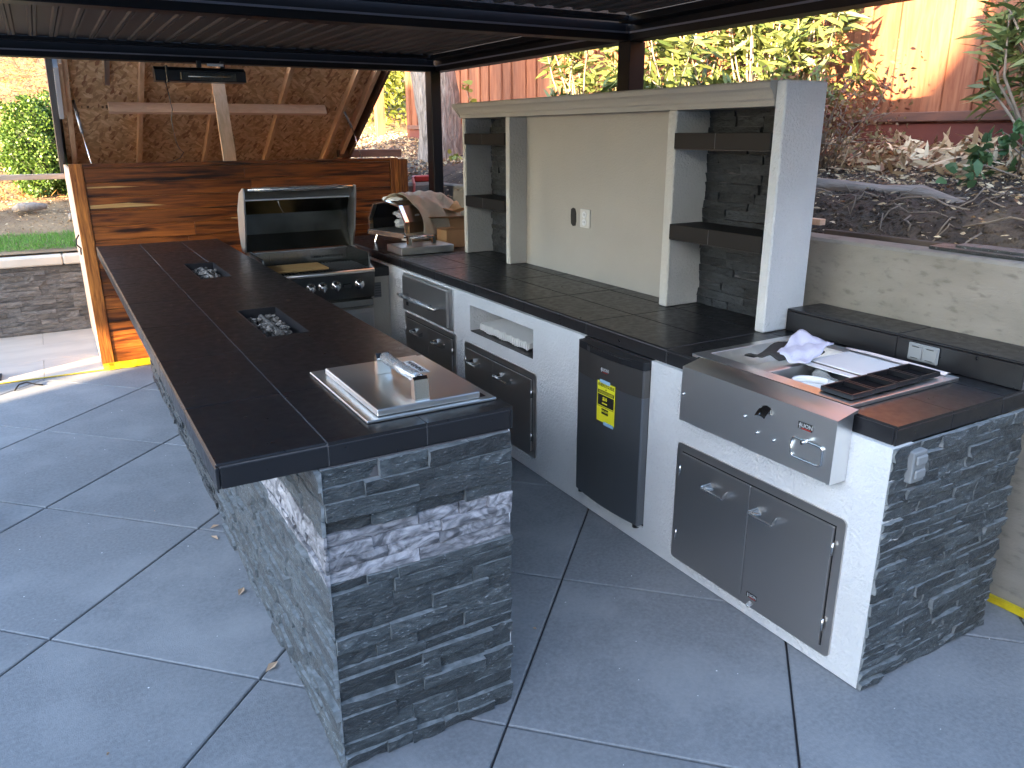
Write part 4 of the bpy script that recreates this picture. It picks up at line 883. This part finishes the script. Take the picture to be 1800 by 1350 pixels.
# ------------------------------------------------------------------ teak box with the propped lid
tk = thing('teak_cabinet', 'long teak clad cabinet behind the bar with a propped strand board lid', 'cabinet', (1.33, 4.83, 0))
TY = 4.83; nb = 14; bh = 1.515/nb
box('cabinet_core', PINE, tk, .066, 2.53, TY+.021, TY+.06, .02, 1.55, 0)
for k in range(nb):
    z0 = .02+k*bh; cut = random.uniform(.7, 2.0); off = random.uniform(-.001, .001)
    for (a, b) in ((.070, cut), (cut+.002, 2.520)):
        MB().box(a, b, TY+.004+off, TY+.020, z0, z0+bh-.003, .0015).build('teak_board', TEAK, tk)
for (a, b, z, h) in ((.075, .62, 11.22, .035), (.075, .45, 12.62, .012), (1.10, 1.62, 10.05, .010), (1.2, 2.3, 8.3, .008)):
    z0 = .02+int(z)*bh+(z % 1)*bh
    MB().prism([(a, TY+.0035, z0), (b, TY+.0035, z0+h*.15), (b*.8+a*.2, TY+.0035, z0+h*.5), ((a+b)/2, TY+.0035, z0+h), (a, TY+.0035, z0+h*.7)], (0, -.0015, 0)).build('sapwood_streak', SAPW, tk)
box('stile', TEAKV, tk, -.022, .066, TY-.010, TY+.020, .012, 1.565, .002); box('stile', TEAKV, tk, 2.525, 2.60, TY-.008, TY+.020, .012, 1.565, .002); box('stile', TEAKV, tk, 2.603, 2.69, TY-.006, TY+.020, .012, 1.555, .002)
box('top_rail', TEAK, tk, .068, 2.523, TY-.008, TY+.03, 1.536, 1.565, .002)
for k in range(10): box('side_board', PINE, tk, -.022, -.002, TY+.022+k*.163, TY+.022+k*.163+.161, .02, 1.52, .001); box('side_board', TEAKV, tk, 2.67, 2.69, TY+.022+k*.163, TY+.022+k*.163+.161, .02, 1.50, .001)
box('back_panel', OSB, tk, .0, 2.66, 6.46, 6.475, .74, 1.46, 0)
MB().tube([(-.028, 4.98, 1.03), (-.05, 4.96, 1.00), (-.055, 4.95, .96), (-.03, 4.95, .93), (-.035, 4.95, .88)], .006, 8).build('hasp', BLACKP, tk, smooth=True)
# lid: plane from hinge line (y 6.5, z 1.5) rising towards the viewer
SL = .624; th = math.atan(SL); LDIR = Vector((0, -math.cos(th), math.sin(th))); LN = Vector((0, -math.sin(th), -math.cos(th)))   # LN: out of the underside
H0 = Vector((0, 6.50, 1.507))
def LP(x, s, d): p = H0+LDIR*s+LN*d; return (x, p.y, p.z)
def lbox(name, mt, x0, x1, s0, s1, d0, d1, parent=tk):
    vs = [LP(x, s, d) for d in (d0, d1) for s in (s0, s1) for x in (x0, x1)]
    return MB().add(vs, [(0, 2, 3, 1), (4, 5, 7, 6), (0, 1, 5, 4), (2, 6, 7, 3), (0, 4, 6, 2), (1, 3, 7, 5)]).build(name, mt, parent)
lid = lbox('lid', OSB, .02, 2.62, 0, 1.68, -.012, 0)
for k, x in enumerate((.612, 1.20, 1.785, 2.385)): lbox('stud', PINEV, x-.018, x+.018, .02, 1.66, .001, .075)
for x in (.075, 2.56): lbox('stud', PINEV, x-.02, x+.02, .02, 1.66, .001, .075)
lbox('blocking', PINEV, .03, .056, .95, 1.62, .001, .10); lbox('blocking', mat('primed_trim', (.55, .55, .56), rough=.6), -.005, .028, .93, 1.6, .001, .12)
lbox('edge_trim', mat('dark_edge_metal', (.07, .075, .085), rough=.4, metal=.4), -.05, -.006, -.05, 1.69, -.05, .09); lbox('edge_trim', STAINW, 2.63, 2.655, -.05, 1.69, -.05, .10)
lbox('header', STAINW, 0, 2.62, -.035, -.001, 0, .09)
lbox('roof_skin', CHAR, -.05, 2.66, -.06, 1.70, -.065, -.051)
pb = lbox('cross_board', PINE, .355, 2.18, 1.075, 1.11, .0765, .165)
MB().prism([(1.105, 4.905, 1.50), (1.205, 4.905, 1.50), (1.235, 5.24, 2.24), (1.135, 5.24, 2.24)], (0, -.028, .013)).build('prop_board', PINEV, tk)
for (b, c, t, nm) in (((.15, 5.10, 1.53), (.128, 5.33, 1.79), (.110, 5.56, 2.035), 0), ((2.49, 5.45, 1.52), (2.478, 5.60, 1.80), (2.40, 5.80, 1.95), 1)):
    if nm: t = (2.36, 5.68, 2.10); c = (2.44, 5.55, 1.83)
    MB().tube([b, c], .006, 8).build('strut_rod', STEELH, tk, smooth=True); MB().tube([c, t], .013, 10).build('gas_strut', mat('strut_grey', (.25, .26, .28), rough=.35, metal=.7) if 'strut_grey' not in bpy.data.materials else bpy.data.materials['strut_grey'], tk, smooth=True)
lbox('steel_strap', STEELD, .35, .385, 1.28, 1.66, .02, .04)
# stencil marks on the strand board (illegible mill stamps)
rr = random.Random(4); stm = MB(); x = .14
while x < 2.5:
    w = rr.uniform(.006, .02); s = 0.905; hgt = rr.choice((.035, .05, .06)); vs = [LP(x, s, .0012), LP(x+w, s, .0012), LP(x+w, s+hgt, .0012), LP(x, s+hgt, .0012)]
    if rr.random() < .7: stm.add(vs, [(0, 1, 2, 3)])
    x += w+rr.uniform(.006, .035)
stm.build('mill_stamp', mat('faded_stamp', (.17, .10, .05), rough=.8), tk)
tb = box('timber_offcut', STAINW, None, 2.53, 3.23, 6.26, 6.35, 1.535, 1.61, .003, label='dark brown timber offcut lying behind the right end of the teak cabinet', cat='timber')
box('plank', PINE, None, -1.9, -.055, 4.96, 5.06, 1.455, 1.492, .003, label='pale plank sticking out to the left of the teak cabinet', cat='plank')

# ------------------------------------------------------------------ fence, gate posts, tree trunk
fc = thing('red_fence', 'tall red stained board fence behind the oleanders', 'fence', (4.8, 3, 1.6))
y = -3.0; k = 0
while y < 9.55:
    w = .225+random.uniform(-.004, .004); dx = random.uniform(-.004, .004)
    MB().box(4.80+dx, 4.822+dx, y, y+w, 1.80, 3.7, .003).build('fence_board', REDW, fc)
    MB().box(4.776+dx, 4.798+dx, y+w-.035, y+.282+.035, 1.80, 3.7, .003).build('fence_board', REDW, fc) if k % 2 == 0 else MB().box(4.826, 4.845, y+w-.03, y+.282+.03, 1.80, 3.7, .003).build('fence_board', REDW, fc)
    y += .282; k += 1
y = -3.0
while y < 9.4:
    MB().box(4.70, 4.77, y, min(y+2.4, 9.55)-.003, 1.832, 1.890, .004).build('bottom_rail', RAILW, fc); MB().box(4.735, 4.7545, y, min(y+2.4, 9.55)-.003, 1.45, 1.824, .003).build('kick_board', REDB, fc); y += 2.4
for nm, px, py, z0, z1, w, lab in (('gate_post', 4.8, 11.05, 1.6, 3.7, .14, 'weathered red post on the far side of the gate opening'), ('gate_post', 4.76, 9.60, 1.6, 3.7, .11, 'red post at the fence end beside the gate opening')):
    box(nm, REDW, None, px, px+w, py, py+w, z0, z1, .004, label=lab, cat='post', group='posts of the gate opening')
gt = thing('garden_gate', 'weathered framed wire gate standing open beyond the teak cabinet', 'gate', (4.6, 11.4, 1.7))
MB().box(4.55, 4.60, 11.30, 11.36, 1.70, 3.6).box(3.6, 4.55, 11.30, 11.36, 1.70, 1.82).build('gate_frame', mat('grey_gate_wood', (.42, .36, .30), (.32, .26, .22), scale=6, rough=.85), gt)
for k in range(14): MB().tube([(3.65+k*.065, 11.33, 1.82), (3.65+k*.065, 11.33, 3.5)], .004, 5).build('wire', CHAR, gt)

def trunk(name, path, rad, mt, label, cat, n=18, rough=.12, parent=None):
    mb = MB(); r = random.Random(3)
    P = [Vector(p) for p in path]; N_ = 24; vs = []; rings = 0
    for i in range(N_+1):
        t = i/N_*(len(P)-1); a = min(int(t), len(P)-2); f = t-a; p = P[a]*(1-f)+P[a+1]*f; ra = rad[a]*(1-f)+rad[a+1]*f
        for k in range(n):
            th_ = 2*math.pi*k/n; rr2 = ra*(1+rough*math.sin(3*th_+i*.3)+rough*.6*math.sin(7*th_-i*.5)+r.uniform(-.03, .03)); vs.append((p.x+rr2*math.cos(th_), p.y+rr2*math.sin(th_), p.z))
    fs = [(i*n+k, i*n+(k+1) % n, (i+1)*n+(k+1) % n, (i+1)*n+k) for i in range(N_) for k in range(n)]
    return mb.add(vs, fs)
tt = thing('old_tree', 'thick furrowed tree trunk leaning beside the far pergola post', 'tree', (3.85, 6.35, 1.3))
trunk('trunk', [(3.86, 6.4, 1.15), (3.80, 6.4, 1.45), (3.76, 6.42, 1.9), (3.70, 6.45, 2.5), (3.60, 6.5, 3.4), (3.5, 6.5, 4.6)], [.36, .27, .24, .23, .21, .17], BARK, '', '').build('trunk', BARK, tt, smooth=True)
for (p0, p1, p2) in (((3.55, 6.5, 3.9), (4.3, 6.0, 4.8), (5.0, 5.6, 5.6)), ((3.5, 6.5, 4.5), (2.8, 7.0, 5.4), (2.2, 7.4, 6.3)), ((3.5, 6.5, 4.5), (3.8, 7.2, 5.6), (4.0, 7.8, 6.6))): MB().tube([p0, p1, p2], [.10, .06, .03], 8).build('limb', BARK, tt, smooth=True)
Pn = RNG.normal(size=(5000, 3))*np.array([1.5, 1.3, .8])+np.array([3.6, 6.8, 6.2]); Dn = RNG.normal(size=(5000, 3)); leaves('crown', Pn, Dn, .09, .045, OLEG, tt)

# ------------------------------------------------------------------ plants
def oleander(label, base, tips, nleaf, L=(.10, .17), mt=OLEL, W=.021, name='oleander', seed=0, spread=.10, cat='shrub', group=None):
    r = random.Random(seed); t = thing(name, label, cat, base, 0, group); sm = MB(); P = []; D = []
    for tp in tips:
        b = Vector(base)+Vector((r.uniform(-.06, .06), r.uniform(-.12, .12), 0)); tp = Vector(tp); mid = (b+tp)/2+Vector((r.uniform(-.1, .1), r.uniform(-.1, .1), .1))
        path = [b, b.lerp(mid, .6), mid, mid.lerp(tp, .6), tp]; k_ = .35 if name == 'dry_shrub' else (.5 if name == 'leafy_plant' else .8); sm.tube(path, [.014*k_, .011*k_, .009*k_, .006*k_, .003*k_], 6)
        for k in range(nleaf):
            q = r.uniform(.42, 1.0)**.7; i = min(int(q*4), 3); f = q*4-i; p = path[i].lerp(path[i+1], f)
            dr_ = (path[i+1]-path[i]).normalized(); v = Vector((r.gauss(0, 1), r.gauss(0, 1), r.gauss(0, .8))); v = (v-dr_*v.dot(dr_)).normalized()
            d = (v+dr_*r.uniform(.2, 1.0)).normalized(); P.append(p+Vector((r.gauss(0, spread*.3), r.gauss(0, spread*.3), r.gauss(0, spread*.3)))); D.append(d)
    sm.build('stem', TWIG, t, smooth=True)
    n = len(P); leaves('foliage', np.array([tuple(p) for p in P]), np.array([tuple(d) for d in D]), RNG.uniform(L[0], L[1], n), W*RNG.uniform(.8, 1.2, n), mt, t, .18); return t
rr = random.Random(11)
labs = ['leafy oleander bush against the fence just left of the middle pergola post', 'bright oleander bush just right of the middle pergola post', 'oleander bush with long pale leaves above the middle of the media wall', 'oleander clump above the right shelves of the media wall', 'oleander casting leaf shadows on the sunlit fence']
for k, (by, n) in enumerate(((4.55, 16), (3.6, 20), (3.0, 20), (2.35, 20), (1.95, 14))):
    tips = [(4.32+rr.uniform(-.28, .28), by+rr.uniform(-.52, .42), rr.uniform(2.0, 3.1)) for _ in range(n)]
    oleander(labs[k], (4.45, by, 1.55), tips, 46, L=(.12, .21), seed=k, W=.031)
oleander('shaded oleander leaning in at the top right corner of the photo', (4.4, .25, 1.55), [(4.3+rr.uniform(-.2, .15), .42+rr.uniform(-.42, .26), rr.uniform(1.95, 2.7)) for _ in range(15)], 55, seed=31)
oleander('low broad leaved green plant on the soil at the right edge', (4.12, .12, 1.5), [(4.0+rr.uniform(-.22, .2), .2+rr.uniform(-.35, .24), rr.uniform(1.5, 1.82)) for _ in range(12)], 22, L=(.05, .09), mt=OLEG, W=.045, seed=41, name='leafy_plant', cat='plant')
oleander('dry twiggy shrub with reddish leaves beside the media wall end', (4.05, 1.40, 1.52), [(4.0+rr.uniform(-.3, .3), 1.40+rr.uniform(-.5, .42), rr.uniform(1.6, 2.15)) for _ in range(46)], 34, L=(.02, .04), mt=DRYL, W=.016, seed=51, name='dry_shrub', spread=.22)
oleander('small trailing vine with yellow green leaves beside the old tree trunk', (3.98, 6.0, 1.35), [(3.86, 5.95, 2.28), (3.98, 5.9, 2.10), (3.72, 5.95, 1.55)], 9, L=(.07, .10), mt=LIMEL, W=.06, seed=61, name='vine', cat='plant', spread=.08)
# yellow-green sunlit growth beyond the gate opening
for k, (bx, by, lab) in enumerate(((5.6, 13.0, 'sunlit yellow green shrub seen through the gate opening'), (4.6, 13.6, 'sunlit yellow shrub beyond the open wire gate'), (6.6, 12.6, 'sunlit shrub behind the fence end'))):
    t = thing('hill_shrub', lab, 'shrub', (bx, by, float(hterr(np.array(bx), np.array(by)))-.1)); z = ROOTLOC[t.name].z
    n = 2600; Pp = RNG.normal(size=(n, 3))*np.array([.42, .4, .5])+np.array([bx, by, z+.9]); Pp[:, 2] = np.maximum(Pp[:, 2], z); leaves('foliage', Pp, RNG.normal(size=(n, 3))+np.array([0, 0, .3]), .12, .05, LIMEL, t)
    MB().tube([(bx, by, z), (bx+.05, by, z+.5), (bx, by+.1, z+1.1)], [.03, .02, .01], 6).build('stem', TWIG, t)
# clipped round bush on the left hillside
bu = thing('round_bush', 'dense round clipped green bush on the dry hillside left of the teak cabinet', 'bush', (-.13, 9.65, 1.05))
n = 15000; d = RNG.normal(size=(n, 3)); d /= np.linalg.norm(d, axis=1, keepdims=True); rad = RNG.uniform(.80, 1.02, n)[:, None]*(1+.10*np.sin(d[:, :1]*7+d[:, 1:2]*5)+.07*np.sin(d[:, 2:]*11+d[:, :1]*9))
Pb = d*rad*np.array([.46, .46, .62])+np.array([-.13, 9.65, 1.60]); Pb = Pb[Pb[:, 2] > 1.03]; db = Pb-np.array([-.13, 9.65, 1.6]); leaves('foliage', Pb, db+RNG.normal(size=Pb.shape)*.45, .042, .026, BUSHL, bu, .1)
for k in range(7): a = k*.9; MB().tube([(-.13, 9.65, 1.0), (-.13+.15*math.cos(a), 9.65+.15*math.sin(a), 1.4), (-.13+.3*math.cos(a), 9.65+.3*math.sin(a), 1.8)], [.03, .02, .008], 6).build('branch', TWIG, bu)
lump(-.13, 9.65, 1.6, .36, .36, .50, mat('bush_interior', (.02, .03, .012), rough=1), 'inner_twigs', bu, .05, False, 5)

# log, roots and debris on the bed
lg = thing('fallen_log', 'weathered grey log lying on the soil above the tan retaining wall', 'log', (3.6, .7, 1.42))
lpth = [(3.66, 1.22, 1.46), (3.62, 1.05, 1.475), (3.60, .85, 1.47), (3.60, .62, 1.46), (3.62, .42, 1.465), (3.58, .22, 1.43), (3.56, .10, 1.42)]
MB().tube(lpth, [.03, .048, .050, .046, .052, .040, .022], 12).build('log', LOGM, lg, smooth=True)
lg2 = MB(); lg2.tube([(-.55, 8.75, .96), (-.48, 8.7, .98), (-.35, 8.72, .985), (-.22, 8.8, .98)], [.03, .06, .055, .03], 10); lg2.build('fallen_branch', LOGM, None, smooth=True, label='short curved branch piece lying on the slope below the round bush', cat='branch')
rk = MB(); rk.box(-.02, .13, 8.3, 8.42, .84, .92, .02); rk.build('rock', LOGM, None, label='small brown rock on the slope beside the teak cabinet', cat='rock')
box('form_board', PINE, None, 3.05, 3.09, .55, 1.25, 1.335, 1.365, .002, label='thin reddish wooden lath on the soil behind the tan retaining wall', cat='board')
box('edging_board', mat('muddy_board', (.11, .085, .07), (.07, .055, .045), scale=6, rough=.95), None, 3.02, 3.05, -.45, .50, 1.20, 1.325, .003, label='half buried muddy board behind the tan retaining wall', cat='board')
rt_ = random.Random(8)
for k in range(46):
    x0, y0 = rt_.uniform(3.02, 3.55), rt_.uniform(-1.2, 1.3); a = rt_.uniform(0, 6.28); l = rt_.uniform(.08, .40); pts = []
    for q in range(5):
        xx = x0+math.cos(a)*l*q/4+rt_.uniform(-.02, .02); yy = y0+math.sin(a)*l*q/4+rt_.uniform(-.02, .02); xx = max(xx, 2.99); pts.append((xx, yy, float(hterr(np.array(xx), np.array(yy)))+.005+rt_.uniform(0, .05)*math.sin(q*.8)))
    MB().tube(pts, rt_.uniform(.0015, .005), 5).build('root', TWIG, None, smooth=True, label='thin dry root lying on the dark soil above the retaining wall', cat='root', group='dry roots on the soil')

def scatter(name, n, region, L, W, mt, lift=.01, up=.15, kind='stuff', dens=None):
    P = np.stack([RNG.uniform(region[0], region[1], n), RNG.uniform(region[2], region[3], n)], -1)
    if dens is not None: P = P[dens(P[:, 0], P[:, 1]) > RNG.random(len(P))]
    n = len(P); Z_ = hterr(P[:, 0], P[:, 1])+lift*RNG.random(n); D_ = RNG.normal(size=(n, 3)); D_[:, 2] = np.abs(D_[:, 2])*up
    return leaves(name, np.column_stack([P, Z_]), D_, RNG.uniform(L[0], L[1], n), RNG.uniform(W[0], W[1], n), mt, None, .12, dict(kind=kind))
scatter('leaf_litter', 26000, (3.0, 4.78, -2.5, 5.3), (.015, .05), (.005, .014), PALEL, .012, dens=lambda x, y: .10+.90*sstep(3.5, 3.95, x))
scatter('leaf_litter', 520, (4.0, 4.75, .1, 1.8), (.10, .19), (.02, .035), PALEL, .06, .6)
scatter('leaf_litter', 9000, (2.9, 5.4, 5.5, 12.5), (.03, .07), (.015, .03), LITTER, .015)
scatter('dry_grass', 16000, (-2.2, 2.5, 9.3, 17), (.06, .20), (.006, .014), STRAW, .02, .55)
scatter('dry_grass', 4000, (-14, -2.2, 9.3, 18), (.15, .35), (.01, .03), STRAW, .02, .6)
scatter('leaf_litter', 2200, (-2.5, 1.5, 8.2, 9.8), (.02, .05), (.008, .02), LITTER, .01, dens=lambda x, y: .25+.75*sstep(8.3, 9.2, y))
scatter('lawn', 15000, (-2.2, .6, 6.62, 7.95), (.035, .06), (.003, .005), GRASS, .0, 3.0)
def clods(name, n, region, R0, R1, mt):
    x = RNG.uniform(region[0], region[1], n); y = RNG.uniform(region[2], region[3], n); z = hterr(x, y); r = RNG.uniform(R0, R1, n)**1.0
    o = np.array([(1,0,0),(0,1,0),(-1,0,0),(0,-1,0),(0,0,1),(0,0,-1)], float); V = np.stack([x, y, z], -1)[:, None, :]+o[None]*r[:, None, None]*RNG.uniform(.5, 1.3, (n, 6, 1))
    f = np.array([(0,1,4),(1,2,4),(2,3,4),(3,0,4),(1,0,5),(2,1,5),(3,2,5),(0,3,5)]); F = (np.arange(n)*6)[:, None, None]+f[None]
    return np_mesh(name, V.reshape(-1, 3), F.reshape(-1, 3), mt, kw=dict(kind='stuff'))
clods('soil_clods', 9000, (2.97, 4.2, -2.5, 2.6), .004, .018, DIRT); clods('pebbles', 5000, (-3, 2.5, 7.9, 10), .004, .014, DIRTL)
# fallen leaves on the patio
LL = ['curled tan leaf at the foot of the bar, farthest of four from the viewer', 'pale curled leaf just in front of the farthest one at the foot of the bar', 'tan leaf halfway along the foot of the bar', 'largest tan leaf at the foot of the bar nearest its end', 'tiny brown leaf scrap on the slab between bar and counter', 'tiny leaf scrap on the slab at the lower left', 'tiny leaf scrap on the slab near the middle left']
for q, (x, y, a, l) in enumerate(((.245, 1.53, .3, .05), (.225, 1.42, 2.0, .055), (.235, .90, 1.0, .06), (.225, .36, .6, .065), (1.13, .082, 2.2, .018), (-.3, .2, .5, .012), (.02, 1.85, 1.5, .012))):
    c, s = math.cos(a), math.sin(a)
    MB().add([(x-c*l/2, y-s*l/2, .004), (x-s*l*.22, y+c*l*.22, .012), (x+c*l/2, y+s*l/2, .006), (x+s*l*.22, y-c*l*.22, .010), (x, y, .004)], [(0, 4, 1), (4, 2, 1), (0, 3, 4), (4, 3, 2)]).build('fallen_leaf', mat('tan_leaf', (.52, .36, .24), rough=.8) if 'tan_leaf' not in bpy.data.materials else bpy.data.materials['tan_leaf'], None, label=LL[q], cat='leaf', group='dead leaves on the patio')
n = 260; gx = RNG.uniform(-1.2, 2.7, n); gy = RNG.uniform(-1.3, 3.6, n); gr2 = RNG.uniform(.0010, .0032, n)
o8 = np.array([(1,0,0),(0,1,0),(-1,0,0),(0,-1,0),(0,0,.6)], float); GV_ = np.stack([gx, gy, np.full(n, .0008)], -1)[:, None, :]+o8[None]*gr2[:, None, None]*RNG.uniform(.4, 1.5, (n, 5, 1))
np_mesh('plaster_crumbs', GV_.reshape(-1, 3), ((np.arange(n)*5)[:, None, None]+np.array([(0,1,4),(1,2,4),(2,3,4),(3,0,4)])[None]).reshape(-1, 3), WHITEP, kw=dict(kind='stuff'))
pc = thing('tool_pouch', 'red tool pouch with pink string on the wall beyond the pergola post', 'pouch', (3.0, 5.38, 1.313))
MB().box(2.98, 3.16, 5.34, 5.43, 1.314, 1.375, .012).build('pouch', RED, pc); MB().tube([(2.97, 5.36, 1.35), (2.95, 5.29, 1.30), (2.94, 5.285, 1.22), (2.95, 5.285, 1.12)], .012, 6).build('string', PINK, pc)
MB().tube([(-.62, 4.44, .006), (-.59, 4.50, .03), (-.54, 4.52, .034), (-.48, 4.50, .012), (-.44, 4.49, .005)], .006, 6).build('hose_end', BLACKP, None, smooth=True, label='short black cable loop on the patio near the yellow tape', cat='cable')

# ------------------------------------------------------------------ unseen gabled building massed to shade the kitchen, gaps added for sun streaks
AZ = math.atan2(.447, .894)
hs = thing('unseen_house', 'unseen two storey tan building with a steep tiled gable, massed to shade the patio from the left', 'unseen_house', (0, 0, 0), AZ)
HX = -14.5; EV = 7.185
def hbox(name, mt, par, *a): return MB().box(*a).build(name, mt, par, local=True)
hbox('wall', HOUSEW, hs, HX-7, HX, -1.05, 2.90, 0, EV-.03)
hbox('wall', HOUSEW, hs, HX-6.8, HX, -5.03, -1.052, 0, EV-.03)
hbox('wall', HOUSEW, hs, HX-7, HX-.3, -24, -5.032, 0, 4.6)  # added low wing keeping low sun off the ground nearby
hbox('wall', HOUSEW, hs, HX-7, HX-.1, 2.902, 4.08, 0, 8.7)  # raised block added to keep sun off the far fence
hbox('streak_cap', HOUSEW, hs, HX-.7, HX-.1, 4.081, 4.69, 4.95, 8.7)  # added cap limiting how high the sun streaks reach
hbox('wall', HOUSEW, hs, HX-7, HX-.1, 4.28, 4.515, 0, 4.949)  # added pillar parting the two sun streaks
hbox('wall', HOUSEW, hs, HX-7, HX-.1, 4.691, 6.9, 0, 8.7)
hbox('wall', HOUSEW, hs, HX-7, HX-.2, 6.901, 8.3, 0, 6.15)  # block added to shade the lower slope
GO = -.25; GV = EV-.14
MB().prism([(HX-.001, -.81+GO, GV+.001), (HX-.001, -4.78+GO, GV+.001), (HX-.001, -2.80+GO, GV+2.68)], (-6.9, 0, 0)).build('gable', HOUSEW, hs, local=True)
MB().prism([(HX+.2, -.79+GO, GV+.002), (HX+.2, -2.80+GO, GV+2.72), (HX+.2, -2.80+GO, GV+2.86), (HX+.2, -.72+GO, GV+.05)], (-7.4, 0, 0)).prism([(HX+.2, -4.81+GO, GV+.002), (HX+.2, -2.801+GO, GV+2.72), (HX+.2, -2.801+GO, GV+2.86), (HX+.2, -4.88+GO, GV+.05)], (-7.4, 0, 0)).build('roof', ROOFM, hs, local=True)
for y in (1.3, -2.8):
    for z in (1.0, 4.4): w = MB().box(HX+.0, HX+.05, y-.7, y+.7, z, z+1.5, .01).build('window', WHITEP, hs, local=True); MB().box(HX+.051, HX+.06, y-.62, y+.62, z+.08, z+1.42).build('pane', WING, w, local=True)

h2 = thing('unseen_house', 'unseen two storey tan building with wide glass doors, added behind the viewer to cut low sky light', 'unseen_house', (3, -9, 0))  # unseen block added to cut low sky light from behind the viewer
MB().box(-3.0, 12, -16, -7.6, 0, 6.0).build('wall', HOUSEW, h2)
MB().prism([(-3.6, -7.1, 6.002), (-3.6, -11.8, 8.0), (-3.6, -16.5, 6.002)], (16.3, 0, 0)).build('roof', ROOFM, h2)
for x in (-1.5, 2.0, 5.5): w = MB().box(x, x+2.4, -7.6, -7.54, .05, 2.3, .01).build('window', WHITEP, h2); MB().box(x+.08, x+2.32, -7.539, -7.53, .12, 2.22).build('pane', WING, w)
